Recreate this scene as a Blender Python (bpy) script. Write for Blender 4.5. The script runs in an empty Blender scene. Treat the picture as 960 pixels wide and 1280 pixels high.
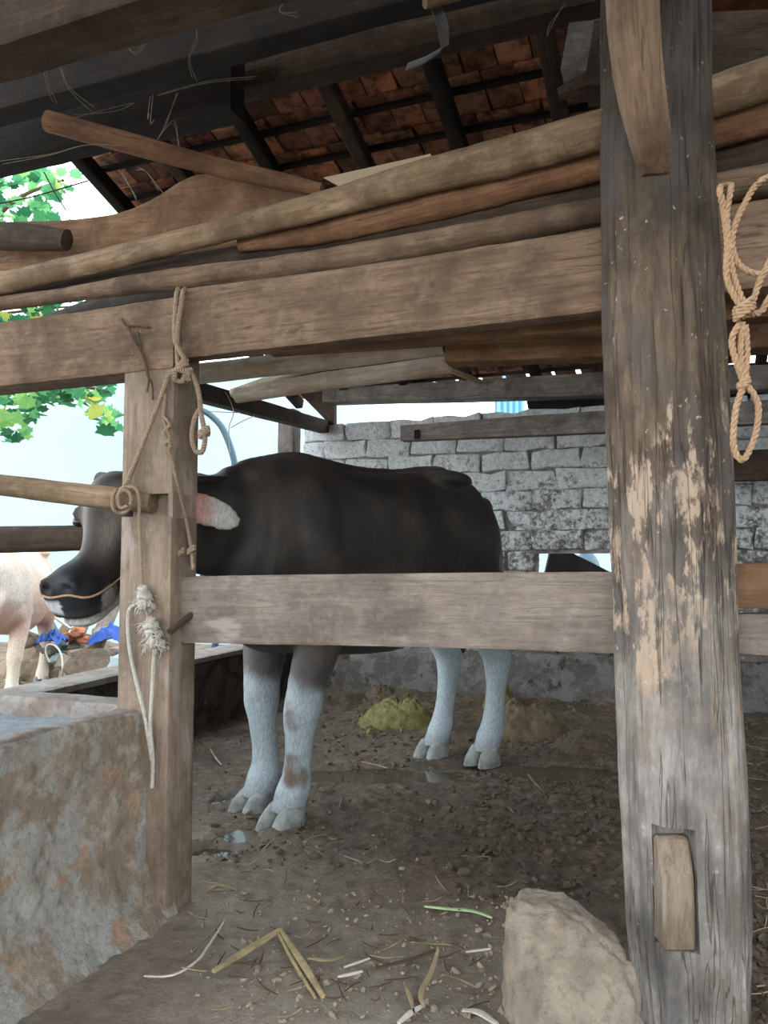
import bpy, bmesh, math, random
from mathutils import Vector, Matrix, Euler, noise

# ------------------------------------------------------------------ camera, sky, exposure
SC = bpy.context.scene
COL = SC.collection
random.seed(7)
CAM_H = 0.95
F_PX = 1000.0
HORIZON = 705.0
PITCH = math.atan((HORIZON - 640.0) / F_PX)
cd = bpy.data.cameras.new('camera')
cd.sensor_fit = 'VERTICAL'; cd.sensor_height = 36.0; cd.lens = F_PX / 1280.0 * 36.0
cd.clip_start = 0.02; cd.clip_end = 200
cam = bpy.data.objects.new('camera', cd); COL.objects.link(cam)
cam.location = (0, 0, CAM_H); cam.rotation_euler = (math.pi / 2 + PITCH, 0, 0)
SC.camera = cam

world = bpy.data.worlds.new('overcast_sky'); SC.world = world
world.use_nodes = True
wn = world.node_tree.nodes; wl = world.node_tree.links
wn.clear()
wo = wn.new('ShaderNodeOutputWorld'); wb = wn.new('ShaderNodeBackground')
wt = wn.new('ShaderNodeTexCoord'); wx = wn.new('ShaderNodeSeparateXYZ'); wr = wn.new('ShaderNodeValToRGB')
wl.new(wt.outputs['Generated'], wx.inputs[0]); wl.new(wx.outputs['Z'], wr.inputs[0])
wr.color_ramp.elements[0].position = 0.0; wr.color_ramp.elements[0].color = (0.95, 0.98, 1.0, 1)
wr.color_ramp.elements[1].position = 0.8; wr.color_ramp.elements[1].color = (0.82, 0.92, 1.0, 1)
wl.new(wr.outputs[0], wb.inputs[0]); wb.inputs[1].default_value = 1.6
wl.new(wb.outputs[0], wo.inputs[0])

vs = SC.view_settings
vs.view_transform = 'Standard'; vs.look = 'None'; vs.gamma = 1.0; vs.use_curve_mapping = False
vs.exposure = 1.5
SC.cycles.use_denoising = True
SC.cycles.max_bounces = 8
SC.cycles.diffuse_bounces = 5

# ------------------------------------------------------------------ measuring helpers
CP, SP = math.cos(PITCH), math.sin(PITCH)
def ray(px, py):
    x = (px - 480.0) / F_PX; y = -(py - 640.0) / F_PX
    return Vector((x, CP - y * SP, SP + y * CP))
EYE = Vector((0, 0, CAM_H))
def P(px, py, D):
    r = ray(px, py); return EYE + r * (D / r.y)
def G(px, py, z=0.0):
    r = ray(px, py); return EYE + r * ((z - CAM_H) / r.z)
U = Vector((0.934, -0.358, 0)).normalized()     # along the front frame, to the right
V = Vector((0.358, 0.934, 0)).normalized()      # into the pen
Z = Vector((0, 0, 1))
O = G(206, 1150)                                # front right foot of the timber post
def FH(px, py, off=0.0, org=None):              # point on the upright plane parallel to the frame
    org = O if org is None else org
    r = ray(px, py); p0 = org + V * off
    t = (p0 - EYE).dot(V) / r.dot(V)
    return EYE + r * t
def at_frame(s, off, z): return Vector((O.x, O.y, 0)) + U * s + V * off + Z * z

# ------------------------------------------------------------------ object helpers
def tag(o, label=None, cat=None, group=None, kind=None):
    if label: o['label'] = label
    if cat: o['category'] = cat
    if group: o['group'] = group
    if kind: o['kind'] = kind
    return o
def empty(name, loc=(0, 0, 0), rz=0.0, parent=None):
    o = bpy.data.objects.new(name, None); COL.objects.link(o)
    o.location = loc; o.rotation_euler = (0, 0, rz); o.empty_display_size = 0.1
    if parent: o.parent = parent
    return o
def link(name, me, mat=None, parent=None, mw=None):
    o = bpy.data.objects.new(name, me); COL.objects.link(o)
    if mat is not None and not me.materials: me.materials.append(mat)
    if mw is not None: o.matrix_world = mw
    if parent is not None:
        o.parent = parent
        o.matrix_parent_inverse = Matrix.LocRotScale(parent.location, parent.rotation_euler, parent.scale).inverted()
    return o
def mesh_from(verts, faces, smooth=True, sharp=35):
    me = bpy.data.meshes.new('m'); me.from_pydata([tuple(v) for v in verts], [], faces); me.update()
    bm = bmesh.new(); bm.from_mesh(me); bmesh.ops.recalc_face_normals(bm, faces=bm.faces); bm.to_mesh(me); bm.free()
    if smooth:
        me.polygons.foreach_set('use_smooth', [True] * len(me.polygons))
        if sharp: me.set_sharp_from_angle(angle=math.radians(sharp))
    return me
def fbm(p, o=3): return noise.fractal(p, 1.0, 2.0, o)

def prof_round(n=16): return [(math.cos(2 * math.pi * i / n), math.sin(2 * math.pi * i / n)) for i in range(n)]
def prof_rect(r=0.12, k=2, e=4):
    pts = []
    for cx, cy, a0 in ((1, 1, 0), (-1, 1, 90), (-1, -1, 180), (1, -1, 270)):
        corner = []
        for i in range(k + 1):
            a = math.radians(a0 + 90 * i / k)
            corner.append((cx * (1 - r) + r * math.cos(a), cy * (1 - r) + r * math.sin(a)))
        if pts:
            l = pts[-1]; c = corner[0]
            for j in range(1, e): pts.append((l[0] + (c[0] - l[0]) * j / e, l[1] + (c[1] - l[1]) * j / e))
        pts += corner
    l = pts[-1]; c = pts[0]
    for j in range(1, e): pts.append((l[0] + (c[0] - l[0]) * j / e, l[1] + (c[1] - l[1]) * j / e))
    return pts
def cr(a, b, c, d, t):
    return 0.5 * ((2 * b) + (c - a) * t + (2 * a - 5 * b + 4 * c - d) * t * t + (3 * b - a - 3 * c + d) * t ** 3)
def resample(sts, n):
    m = len(sts) - 1; out = []
    for i in range(n + 1):
        f = i / n * m; k = min(int(f), m - 1); t = f - k
        q = [sts[max(k - 1, 0)], sts[k], sts[k + 1], sts[min(k + 2, m)]]
        out.append(tuple(cr(q[0][j], q[1][j], q[2][j], q[3][j], t) for j in range(len(sts[0]))))
    return out
def loft(sts, prof, nseg=None, amp=0.0, freq=8.0, stretch=0.25, seed=0.0, knots=()):
    """sts: (centre, side, up) vectors; returns verts and faces of a capped skin"""
    if nseg: sts = resample(sts, nseg)
    verts = []; n = len(prof); d0 = (sts[-1][0] - sts[0][0]).normalized()
    for c, a, b in sts:
        for (x, y) in prof:
            p = c + a * x + b * y
            if amp:
                l = p.dot(d0); q = (p - d0 * l) + d0 * (l * stretch)
                k = fbm(q * freq + Vector((seed, seed * 1.7, 0)), 4)
                k += 0.35 * noise.noise(p * freq * 4 + Vector((seed, 0, 3)))
                dr = (p - c)
                if dr.length > 1e-6: p = p + dr.normalized() * (k * amp)
            for (kp, kr, ka) in knots:
                dd = (p - kp).length
                if dd < kr: p = p + (p - c).normalized() * ka * (1 - (dd / kr) ** 2)
            verts.append(p)
    faces = []
    for i in range(len(sts) - 1):
        for j in range(n):
            k = (j + 1) % n
            faces.append((i * n + j, i * n + k, (i + 1) * n + k, (i + 1) * n + j))
    for i in (0, len(sts) - 1):
        c = len(verts); verts.append(sts[i][0])
        s = i * n
        for j in range(n):
            k = (j + 1) % n
            faces.append((s + j, s + k, c) if i else (s + k, s + j, c))
    return verts, faces
def axes_frame(p0, p1):
    x = (p1 - p0).normalized(); up = Z if abs(x.z) < 0.9 else V
    y = up.cross(x).normalized(); z = x.cross(y)
    return Matrix(((x.x, y.x, z.x, p0.x), (x.y, y.y, z.y, p0.y), (x.z, y.z, z.z, p0.z), (0, 0, 0, 1)))
def place(name, vf, mat, p0, p1, parent=None, sharp=35):
    """a mesh whose own x axis runs along p0-p1, so wood grain follows the timber"""
    M = axes_frame(p0, p1); I = M.inverted()
    me = mesh_from([I @ v for v in vf[0]], vf[1], True, sharp)
    return link(name, me, mat, parent, M)
def timber(name, pts, mat, amp=0.004, freq=7, prof=None, nseg=None, parent=None, seed=None, ends=0.0, knots=()):
    """round or squared log through pts = [(centre, half_depth, half_height)], depth measured level, height upward"""
    pr = prof or prof_round(18)
    cs = [p[0] for p in pts]; sts = []
    for i, (c, a, b) in enumerate(pts):
        d = (cs[min(i + 1, len(cs) - 1)] - cs[max(i - 1, 0)]).normalized()
        side = d.cross(Z)
        side = side.normalized() if side.length > 0.05 else V.copy()
        up = side.cross(d).normalized()
        sts.append((c, side * a, up * b))
    L = sum((cs[i + 1] - cs[i]).length for i in range(len(cs) - 1))
    n = nseg or max(6, int(L / 0.03))
    sd = random.uniform(0, 50) if seed is None else seed
    vf = loft(sts, pr, n, amp, freq, 0.25, sd, knots)
    return place(name, vf, mat, cs[0], cs[-1], parent)
def beam_px(name, a, b, off, depth, mat, amp=0.003, r=0.1, parent=None, offb=None, ext=(0, 0), mid=None):
    """squared timber whose front face stands in a plane parallel to the frame: a, b = (px, py_top, py_bottom)"""
    pts = []
    seq = [a] + (mid or []) + [b]
    for i, (px, t, bo) in enumerate(seq):
        o_ = off if offb is None else off + (offb - off) * i / (len(seq) - 1)
        T = FH(px, t, o_); B = FH(px, bo, o_)
        pts.append(((T + B) / 2 + V * (depth / 2), depth / 2, (T - B).length / 2))
    if ext[0]:
        d = (pts[0][0] - pts[1][0]).normalized(); pts.insert(0, (pts[0][0] + d * ext[0], pts[0][1], pts[0][2]))
    if ext[1]:
        d = (pts[-1][0] - pts[-2][0]).normalized(); pts.append((pts[-1][0] + d * ext[1], pts[-1][1], pts[-1][2]))
    return timber(name, pts, mat, amp, 7, prof_rect(r, 2, 5), None, parent)
def pole_px(name, seq, mat, amp=0.004, parent=None, prof=None, squash=1.0):
    """round pole: seq = (px, py, full height in px, depth plane offset)"""
    pts = []
    for px, py, h, off in seq:
        c = FH(px, py, off); hh = (FH(px, py - h / 2, off) - FH(px, py + h / 2, off)).length / 2
        pts.append((c, hh * squash, hh))
    return timber(name, pts, mat, amp, 7, prof, None, parent)

# ------------------------------------------------------------------ materials
def new_mat(name):
    m = bpy.data.materials.new(name); m.use_nodes = True
    nt = m.node_tree; b = nt.nodes['Principled BSDF']
    return m, nt, b
def N(nt, t, **kw):
    n = nt.nodes.new(t)
    for k, v in kw.items(): setattr(n, k, v)
    return n
def coords(nt, scale=(1, 1, 1), kind='Object', rnd=True):
    tc = N(nt, 'ShaderNodeTexCoord'); mp = N(nt, 'ShaderNodeMapping')
    mp.inputs['Scale'].default_value = scale
    nt.links.new(tc.outputs[kind], mp.inputs[0])
    if rnd:
        oi = N(nt, 'ShaderNodeObjectInfo'); m = N(nt, 'ShaderNodeMath', operation='MULTIPLY'); m.inputs[1].default_value = 37.0
        nt.links.new(oi.outputs['Random'], m.inputs[0])
        c = N(nt, 'ShaderNodeCombineXYZ')
        for i in range(3): nt.links.new(m.outputs[0], c.inputs[i])
        nt.links.new(c.outputs[0], mp.inputs['Location'])
    return mp.outputs[0]
def noi(nt, vec, scale, detail=6, rough=0.6, dist=0.0):
    n = N(nt, 'ShaderNodeTexNoise'); n.inputs['Scale'].default_value = scale; n.inputs['Detail'].default_value = detail
    n.inputs['Roughness'].default_value = rough; n.inputs['Distortion'].default_value = dist
    nt.links.new(vec, n.inputs['Vector']); return n.outputs['Fac']
def ramp(nt, fac, stops):
    r = N(nt, 'ShaderNodeValToRGB'); cr_ = r.color_ramp
    while len(cr_.elements) > len(stops): cr_.elements.remove(cr_.elements[-1])
    while len(cr_.elements) < len(stops): cr_.elements.new(0.5)
    for e, (p, c) in zip(cr_.elements, stops):
        e.position = p; e.color = (c, c, c, 1) if isinstance(c, (int, float)) else (*c, 1)
    nt.links.new(fac, r.inputs[0]); return r.outputs[0]
def mix(nt, fac, a, b, mode='MIX'):
    m = N(nt, 'ShaderNodeMix', data_type='RGBA', blend_type=mode)
    for s, v in ((m.inputs[0], fac), (m.inputs[6], a), (m.inputs[7], b)):
        if isinstance(v, (int, float)): s.default_value = v
        elif isinstance(v, tuple): s.default_value = (*v, 1)
        else: nt.links.new(v, s)
    return m.outputs[2]
def mth(nt, op, a, b=0.0):
    m = N(nt, 'ShaderNodeMath', operation=op)
    for s, v in ((m.inputs[0], a), (m.inputs[1], b)):
        if isinstance(v, (int, float)): s.default_value = v
        else: nt.links.new(v, s)
    return m.outputs[0]
def bump(nt, h, strength=0.5, dist=0.01, prev=None):
    b = N(nt, 'ShaderNodeBump'); b.inputs['Strength'].default_value = strength; b.inputs['Distance'].default_value = dist
    nt.links.new(h, b.inputs['Height'])
    if prev is not None: nt.links.new(prev, b.inputs['Normal'])
    return b.outputs[0]
def srgb(r, g, b):
    f = lambda c: ((c / 255 + 0.055) / 1.055) ** 2.4 if c / 255 > 0.04045 else c / 255 / 12.92
    return (f(r), f(g), f(b))

def wood(name, dark, midc, light, patch=None, patch_at=0.62, crack=0.5, dust=0.35, rough=0.85, bs=0.6, spec=0.25):
    m, nt, b = new_mat(name)
    v1 = coords(nt, (2.6, 40, 40)); v2 = coords(nt, (1, 1, 1)); v3 = coords(nt, (0.9, 20, 20))
    g = noi(nt, v1, 1.6, 8, 0.7, 0.15)
    lo = tuple((a_ + b_) / 2 for a_, b_ in zip(dark, midc)); hi = tuple((a_ + b_) / 2 for a_, b_ in zip(light, midc))
    col = ramp(nt, g, [(0.3, lo), (0.5, midc), (0.7, hi)])
    bl = noi(nt, v2, 5.5, 5, 0.6)
    col = mix(nt, ramp(nt, bl, [(0.36, 0.75), (0.6, 0.0)]), col, dark)
    bl2 = noi(nt, v2, 15, 8, 0.7)
    col = mix(nt, mth(nt, 'MULTIPLY', ramp(nt, bl2, [(0.5, 0.0), (0.68, 1.0)]), dust), col, light)
    if patch:
        v4 = coords(nt, (0.5, 1.6, 1.6))
        pt = noi(nt, v4, 6, 4, 0.55)
        col = mix(nt, ramp(nt, pt, [(patch_at, 0.0), (patch_at + 0.07, 0.85)]), col, patch)
    ck = noi(nt, v3, 1.3, 3, 0.5, 0.3)
    cm = mth(nt, 'MULTIPLY', ramp(nt, ck, [(0.488, 0.0), (0.499, crack), (0.501, crack), (0.512, 0.0)]), ramp(nt, bl, [(0.45, 0.0), (0.6, 1.0)]))
    col = mix(nt, cm, col, tuple(c * 0.25 for c in dark))
    f = noi(nt, v2, 70, 6, 0.75)
    v5 = coords(nt, (9, 60, 60))
    fine = noi(nt, v5, 2.0, 5, 0.7)
    col = mix(nt, ramp(nt, fine, [(0.3, 0.5), (0.5, 0.0)]), col, dark)
    col = mix(nt, ramp(nt, f, [(0.60, 0.0), (0.74, 0.5)]), col, light)
    col = mix(nt, ramp(nt, f, [(0.28, 0.55), (0.40, 0.0)]), col, tuple(c * 0.6 for c in dark))
    nt.links.new(col, b.inputs['Base Color'])
    b.inputs['Roughness'].default_value = rough; b.inputs['Specular IOR Level'].default_value = spec
    h = mth(nt, 'ADD', mth(nt, 'MULTIPLY', g, 0.9), mth(nt, 'MULTIPLY', f, 0.5))
    h = mth(nt, 'ADD', h, mth(nt, 'MULTIPLY', fine, 0.5))
    h = mth(nt, 'SUBTRACT', h, mth(nt, 'MULTIPLY', cm, 0.6))
    h = mth(nt, 'ADD', h, mth(nt, 'MULTIPLY', bl2, 0.6))
    nt.links.new(bump(nt, h, bs, 0.008), b.inputs['Normal'])
    return m
M_ = {}
M_['beam'] = wood('weathered_beam_wood', srgb(70, 56, 45), srgb(124, 103, 84), srgb(158, 137, 115), srgb(146, 118, 92), 0.64, 0.6)
M_['rail'] = wood('grey_rail_wood', srgb(92, 82, 74), srgb(138, 126, 116), srgb(170, 160, 150), srgb(158, 148, 142), 0.6, 0.35)
M_['post'] = wood('smooth_post_wood', srgb(98, 84, 70), srgb(142, 126, 110), srgb(168, 154, 138), srgb(158, 146, 136), 0.6, 0.3, bs=0.5)
M_['pole'] = wood('bare_pole_wood', srgb(82, 66, 50), srgb(138, 116, 91), srgb(178, 157, 130), srgb(172, 150, 122), 0.6, 0.4)
M_['litpole'] = wood('skylit_pole_wood', srgb(140, 128, 112), srgb(196, 186, 172), srgb(226, 220, 208), srgb(170, 150, 128), 0.56, 0.3)  # paler copy of the pole wood, with outside light put into the colour
M_['red'] = wood('reddish_log_wood', srgb(70, 50, 38), srgb(130, 96, 70), srgb(160, 124, 96), srgb(108, 84, 66), 0.58, 0.55)
M_['old'] = wood('sooty_old_wood', srgb(38, 31, 26), srgb(70, 57, 46), srgb(104, 88, 72), None, crack=0.6)
M_['black'] = wood('smoke_black_wood', srgb(16, 13, 11), srgb(34, 28, 24), srgb(62, 54, 46), None, crack=0.4, dust=0.2)
M_['plank'] = wood('warm_plank_wood', srgb(86, 62, 44), srgb(134, 104, 78), srgb(168, 140, 112), srgb(110, 84, 64), 0.6, 0.4)
M_['greybeam'] = wood('ash_grey_wood', srgb(70, 66, 62), srgb(118, 112, 106), srgb(158, 152, 146), None, crack=0.5)

def plain(name, c, rough=0.8, spec=0.3, var=0.25, scale=20, bs=0.3, metal=0.0):
    m, nt, b = new_mat(name); v = coords(nt)
    n = noi(nt, v, scale, 7, 0.65)
    col = ramp(nt, n, [(0.3, tuple(x * (1 - var) for x in c)), (0.7, tuple(min(1, x * (1 + var)) for x in c))])
    nt.links.new(col, b.inputs['Base Color']); b.inputs['Roughness'].default_value = rough
    b.inputs['Specular IOR Level'].default_value = spec; b.inputs['Metallic'].default_value = metal
    nt.links.new(bump(nt, n, bs, 0.01), b.inputs['Normal'])
    return m
M_['rope'] = plain('hemp_rope_fibre', srgb(180, 150, 120), 0.9, 0.1, 0.3, 150, 0.5)
M_['ropegrey'] = plain('grey_rope_fibre', srgb(150, 132, 112), 0.9, 0.1, 0.3, 150, 0.5)
M_['ropewhite'] = plain('frayed_white_cord', srgb(188, 184, 174), 0.9, 0.1, 0.25, 120, 0.5)
M_['hoof'] = plain('hoof_horn', srgb(136, 140, 138), 0.7, 0.2, 0.45, 22, 0.5)
M_['horn'] = plain('dark_horn', srgb(44, 42, 42), 0.5, 0.4, 0.3, 30, 0.3)
M_['straw'] = plain('pale_straw', srgb(150, 134, 104), 0.8, 0.2, 0.45, 9, 0.2)
M_['bamboo'] = plain('split_bamboo', srgb(168, 150, 112), 0.7, 0.3, 0.4, 25, 0.4)
M_['whiteleaf'] = plain('bleached_leaf', srgb(206, 196, 186), 0.7, 0.2, 0.15, 20, 0.3)
M_['greenleaf'] = plain('pale_green_leaf', srgb(172, 200, 150), 0.6, 0.3, 0.3, 12, 0.2)
M_['blue'] = plain('blue_tarpaulin', srgb(40, 84, 170), 0.5, 0.4, 0.3, 12, 0.4)
M_['hose'] = plain('blue_black_hose', srgb(48, 78, 92), 0.45, 0.5, 0.2, 10, 0.1)
M_['metal'] = plain('dull_galvanised_strap', srgb(84, 84, 84), 0.55, 0.5, 0.25, 20, 0.2, 0.4)
M_['paper'] = plain('dusty_card', srgb(150, 136, 114), 0.9, 0.1, 0.1, 8, 0.1)
M_['brickred'] = plain('broken_orange_brick', srgb(190, 128, 96), 0.9, 0.1, 0.3, 14, 0.6)
M_['eye'] = plain('dark_eye', srgb(14, 12, 12), 0.08, 0.8, 0.1, 5, 0.0)
M_['web'] = plain('dusty_cobweb', srgb(120, 116, 104), 0.9, 0.1, 0.3, 60, 0.2)
M_['vinebark'] = plain('vine_bark', srgb(90, 74, 60), 0.9, 0.1, 0.3, 30, 0.5)

# ------------------------------------------------------------------ big log material: height zones along its own x axis
def log_material():
    m, nt, b = new_mat('weathered_log_wood')
    v1 = coords(nt, (5, 30, 30), rnd=False); v2 = coords(nt, (1, 1, 1), rnd=False); v3 = coords(nt, (1.1, 9, 9), rnd=False)
    v4 = coords(nt, (0.8, 1.7, 1.7), rnd=False)
    g = noi(nt, v1, 1.6, 8, 0.7, 0.4)
    brown = ramp(nt, g, [(0.28, srgb(74, 64, 54)), (0.5, srgb(104, 90, 76)), (0.74, srgb(134, 118, 98))])
    grey = ramp(nt, g, [(0.28, srgb(120, 114, 108)), (0.5, srgb(156, 151, 146)), (0.74, srgb(192, 186, 178))])
    blot = noi(nt, v2, 7, 7, 0.7)
    grey = mix(nt, ramp(nt, blot, [(0.42, 0.0), (0.6, 0.7)]), grey, srgb(126, 114, 100))
    brown = mix(nt, ramp(nt, blot, [(0.40, 0.6), (0.54, 0.0)]), brown, srgb(62, 54, 46))
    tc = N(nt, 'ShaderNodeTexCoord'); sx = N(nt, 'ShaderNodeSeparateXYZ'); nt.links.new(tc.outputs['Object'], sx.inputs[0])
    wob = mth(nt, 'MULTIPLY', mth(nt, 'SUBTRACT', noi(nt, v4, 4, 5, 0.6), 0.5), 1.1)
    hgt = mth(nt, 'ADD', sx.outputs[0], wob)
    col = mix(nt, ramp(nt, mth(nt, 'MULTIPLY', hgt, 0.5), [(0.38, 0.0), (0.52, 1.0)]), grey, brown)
    col = mix(nt, mth(nt, 'MULTIPLY', ramp(nt, mth(nt, 'MULTIPLY', hgt, 0.4), [(0.60, 0.0), (0.80, 1.0)]), 0.7), col, srgb(44, 38, 33))   # top darkened in the colour to stand in for roof shade
    # dark stains and pale flecks
    s1 = noi(nt, v4, 5, 6, 0.6)
    col = mix(nt, ramp(nt, s1, [(0.34, 0.75), (0.56, 0.0)]), col, srgb(82, 80, 80))
    # worn peach-coloured bark patches in a band at chest height
    pt = noi(nt, coords(nt, (0.9, 2.4, 2.4), rnd=False), 6.5, 7, 0.7)
    band = ramp(nt, mth(nt, 'MULTIPLY', hgt, 0.5), [(0.33, 0.0), (0.40, 1.0), (0.56, 1.0), (0.63, 0.0)])
    col = mix(nt, mth(nt, 'MULTIPLY', ramp(nt, pt, [(0.51, 0.0), (0.555, 1.0)]), band), col, srgb(178, 158, 138))
    fl = noi(nt, v2, 45, 4, 0.6)
    col = mix(nt, ramp(nt, fl, [(0.66, 0.0), (0.72, 0.8)]), col, srgb(190, 180, 166))
    bl2 = noi(nt, v2, 16, 8, 0.7)
    ck = noi(nt, coords(nt, (0.7, 24, 24), rnd=False), 1.5, 3, 0.5, 0.05)
    cm = ramp(nt, ck, [(0.488, 0.0), (0.499, 0.6), (0.501, 0.6), (0.512, 0.0)])
    col = mix(nt, cm, col, srgb(40, 36, 32))
    nt.links.new(col, b.inputs['Base Color']); b.inputs['Roughness'].default_value = 0.8; b.inputs['Specular IOR Level'].default_value = 0.25
    h = mth(nt, 'ADD', g, mth(nt, 'MULTIPLY', bl2, 0.9)); h = mth(nt, 'SUBTRACT', h, mth(nt, 'MULTIPLY', cm, 0.8))
    h = mth(nt, 'ADD', h, mth(nt, 'MULTIPLY', noi(nt, v2, 110, 4, 0.7), 0.25))
    nt.links.new(bump(nt, h, 0.7, 0.01), b.inputs['Normal'])
    return m
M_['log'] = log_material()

def plaster(name, base, alt, third, rough=0.9, sc=4.0, bs=0.8, t=(0.5, 0.6)):
    m, nt, b = new_mat(name); v = coords(nt, rnd=False)
    n1 = noi(nt, v, sc, 7, 0.65, 0.3); n2 = noi(nt, v, sc * 1.7, 6, 0.6); n3 = noi(nt, v, 45, 8, 0.75); n4 = noi(nt, v, 14, 7, 0.7)
    col = mix(nt, ramp(nt, n1, [(t[0] - 0.03, 0.0), (t[0] + 0.03, 1.0)]), base, alt)
    col = mix(nt, ramp(nt, n2, [(t[1], 0.0), (t[1] + 0.04, 1.0)]), col, third)
    col = mix(nt, ramp(nt, n3, [(0.35, 0.6), (0.5, 0.0)]), col, tuple(c * 0.4 for c in base))
    col = mix(nt, ramp(nt, n4, [(0.5, 0.0), (0.7, 0.5)]), col, tuple(min(1, c * 1.6) for c in base))
    nt.links.new(col, b.inputs['Base Color']); b.inputs['Roughness'].default_value = rough; b.inputs['Specular IOR Level'].default_value = 0.2
    h = mth(nt, 'ADD', n3, mth(nt, 'MULTIPLY', n4, 1.2))
    nt.links.new(bump(nt, h, bs, 0.012), b.inputs['Normal'])
    return m
M_['manger'] = plaster('stained_trough_render', srgb(178, 176, 168), srgb(160, 144, 126), srgb(186, 156, 132), 0.85, 4.5, 1.0, (0.49, 0.585))
M_['mangertop'] = plaster('worn_trough_rim', srgb(146, 140, 134), srgb(132, 120, 110), srgb(150, 146, 142), 0.85, 5, 0.6)
M_['lowwall'] = plaster('shaded_low_wall_render', srgb(84, 76, 70), srgb(60, 54, 50), srgb(108, 100, 92), 0.85, 6, 0.8)  # dark colour paints in the shade on the pen side of the wall
M_['footing'] = plaster('rough_grey_footing', srgb(118, 116, 114), srgb(96, 92, 88), srgb(70, 62, 54), 0.95, 5, 1.0)
M_['concrete'] = plaster('pale_rough_concrete', srgb(164, 152, 136), srgb(148, 135, 120), srgb(138, 124, 108), 0.95, 6, 1.0)
M_['white'] = plain('white_limewash', srgb(176, 200, 208), 0.9, 0.1, 0.03, 1.2, 0.02)

def brick_mat():
    m, nt, b = new_mat('limewashed_block'); v = coords(nt)
    n1 = noi(nt, v, 9, 8, 0.75, 0.2); n2 = noi(nt, v, 34, 8, 0.75); n3 = noi(nt, v, 3, 3, 0.5)
    lime = ramp(nt, n2, [(0.3, srgb(186, 189, 190)), (0.6, srgb(234, 240, 241))])
    raw = ramp(nt, n1, [(0.3, srgb(96, 92, 88)), (0.7, srgb(150, 144, 136))])
    k = mth(nt, 'ADD', mth(nt, 'MULTIPLY', n2, 0.6), mth(nt, 'MULTIPLY', n1, 0.4))
    geo = N(nt, 'ShaderNodeNewGeometry'); sp = N(nt, 'ShaderNodeSeparateXYZ'); nt.links.new(geo.outputs['Position'], sp.inputs[0])
    hz = mth(nt, 'MULTIPLY', mth(nt, 'SUBTRACT', sp.outputs[2], 1.4), 0.14)      # lime cover thinner lower down
    k = mth(nt, 'ADD', k, hz)
    col = mix(nt, ramp(nt, k, [(0.40, 0.0), (0.50, 1.0)]), raw, lime)
    pit = noi(nt, v, 60, 4, 0.7)
    col = mix(nt, ramp(nt, pit, [(0.28, 0.8), (0.38, 0.0)]), col, srgb(60, 56, 52))
    nt.links.new(col, b.inputs['Base Color']); b.inputs['Roughness'].default_value = 0.95; b.inputs['Specular IOR Level'].default_value = 0.1
    nt.links.new(bump(nt, mth(nt, 'ADD', mth(nt, 'ADD', n2, n1), pit), 1.0, 0.022), b.inputs['Normal'])
    return m
M_['block'] = brick_mat()
M_['mortar'] = plain('dark_lime_mortar', srgb(120, 118, 114), 0.95, 0.1, 0.7, 14, 0.9)

def tile_mat():
    m, nt, b = new_mat('old_clay_tile'); v = coords(nt)
    oi = N(nt, 'ShaderNodeObjectInfo')
    n = noi(nt, v, 14, 7, 0.7)
    c1 = ramp(nt, oi.outputs['Random'], [(0.0, srgb(100, 74, 62)), (0.3, srgb(160, 106, 82)), (0.55, srgb(200, 132, 98)), (0.8, srgb(130, 94, 78)), (1.0, srgb(216, 160, 126))])
    col = mix(nt, ramp(nt, n, [(0.38, 0.85), (0.56, 0.0)]), c1, srgb(54, 42, 36))
    nt.links.new(col, b.inputs['Base Color']); b.inputs['Roughness'].default_value = 0.9
    nt.links.new(bump(nt, n, 0.8, 0.01), b.inputs['Normal']); return m
M_['tile'] = tile_mat()

def mud_mat():
    m, nt, b = new_mat('trampled_mud'); v = coords(nt, rnd=False)
    tc = N(nt, 'ShaderNodeTexCoord'); sp = N(nt, 'ShaderNodeSeparateXYZ'); nt.links.new(tc.outputs['Object'], sp.inputs[0])
    n1 = noi(nt, v, 3.2, 6, 0.6, 0.3); n2 = noi(nt, v, 22, 8, 0.75, 0.4); n3 = noi(nt, v, 90, 6, 0.75)
    c = ramp(nt, n2, [(0.3, srgb(74, 62, 50)), (0.5, srgb(116, 101, 84)), (0.7, srgb(154, 138, 118))])
    dry = ramp(nt, n2, [(0.3, srgb(150, 138, 122)), (0.55, srgb(188, 174, 156)), (0.72, srgb(205, 192, 176))])
    # dry trodden earth outside the pen (nearer than the frame), damp mud inside
    near = mth(nt, 'ADD', mth(nt, 'ADD', mth(nt, 'MULTIPLY', sp.outputs[1], 0.934), mth(nt, 'MULTIPLY', sp.outputs[0], 0.75)), mth(nt, 'MULTIPLY', n1, 0.7))
    c = mix(nt, ramp(nt, n1, [(0.36, 0.6), (0.5, 0.0)]), c, srgb(58, 48, 40))
    c = mix(nt, ramp(nt, mth(nt, 'MULTIPLY', near, 0.3), [(0.58, 1.0), (0.86, 0.0)]), c, dry)
    c = mix(nt, ramp(nt, n3, [(0.62, 0.0), (0.75, 0.35)]), c, srgb(150, 136, 112))
    nt.links.new(c, b.inputs['Base Color'])
    nt.links.new(ramp(nt, n1, [(0.38, 0.35), (0.55, 0.8)]), b.inputs['Roughness'])
    b.inputs['Specular IOR Level'].default_value = 0.35
    h = mth(nt, 'ADD', mth(nt, 'MULTIPLY', n2, 1.0), mth(nt, 'MULTIPLY', n3, 0.4))
    nt.links.new(bump(nt, h, 1.0, 0.035), b.inputs['Normal']); return m
M_['mud'] = mud_mat()
M_['dung'] = plain('olive_dung', srgb(112, 106, 62), 0.7, 0.3, 0.5, 30, 0.9)
M_['clod'] = plain('dark_mud_clod', srgb(88, 76, 62), 0.6, 0.35, 0.45, 40, 0.8)
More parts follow.
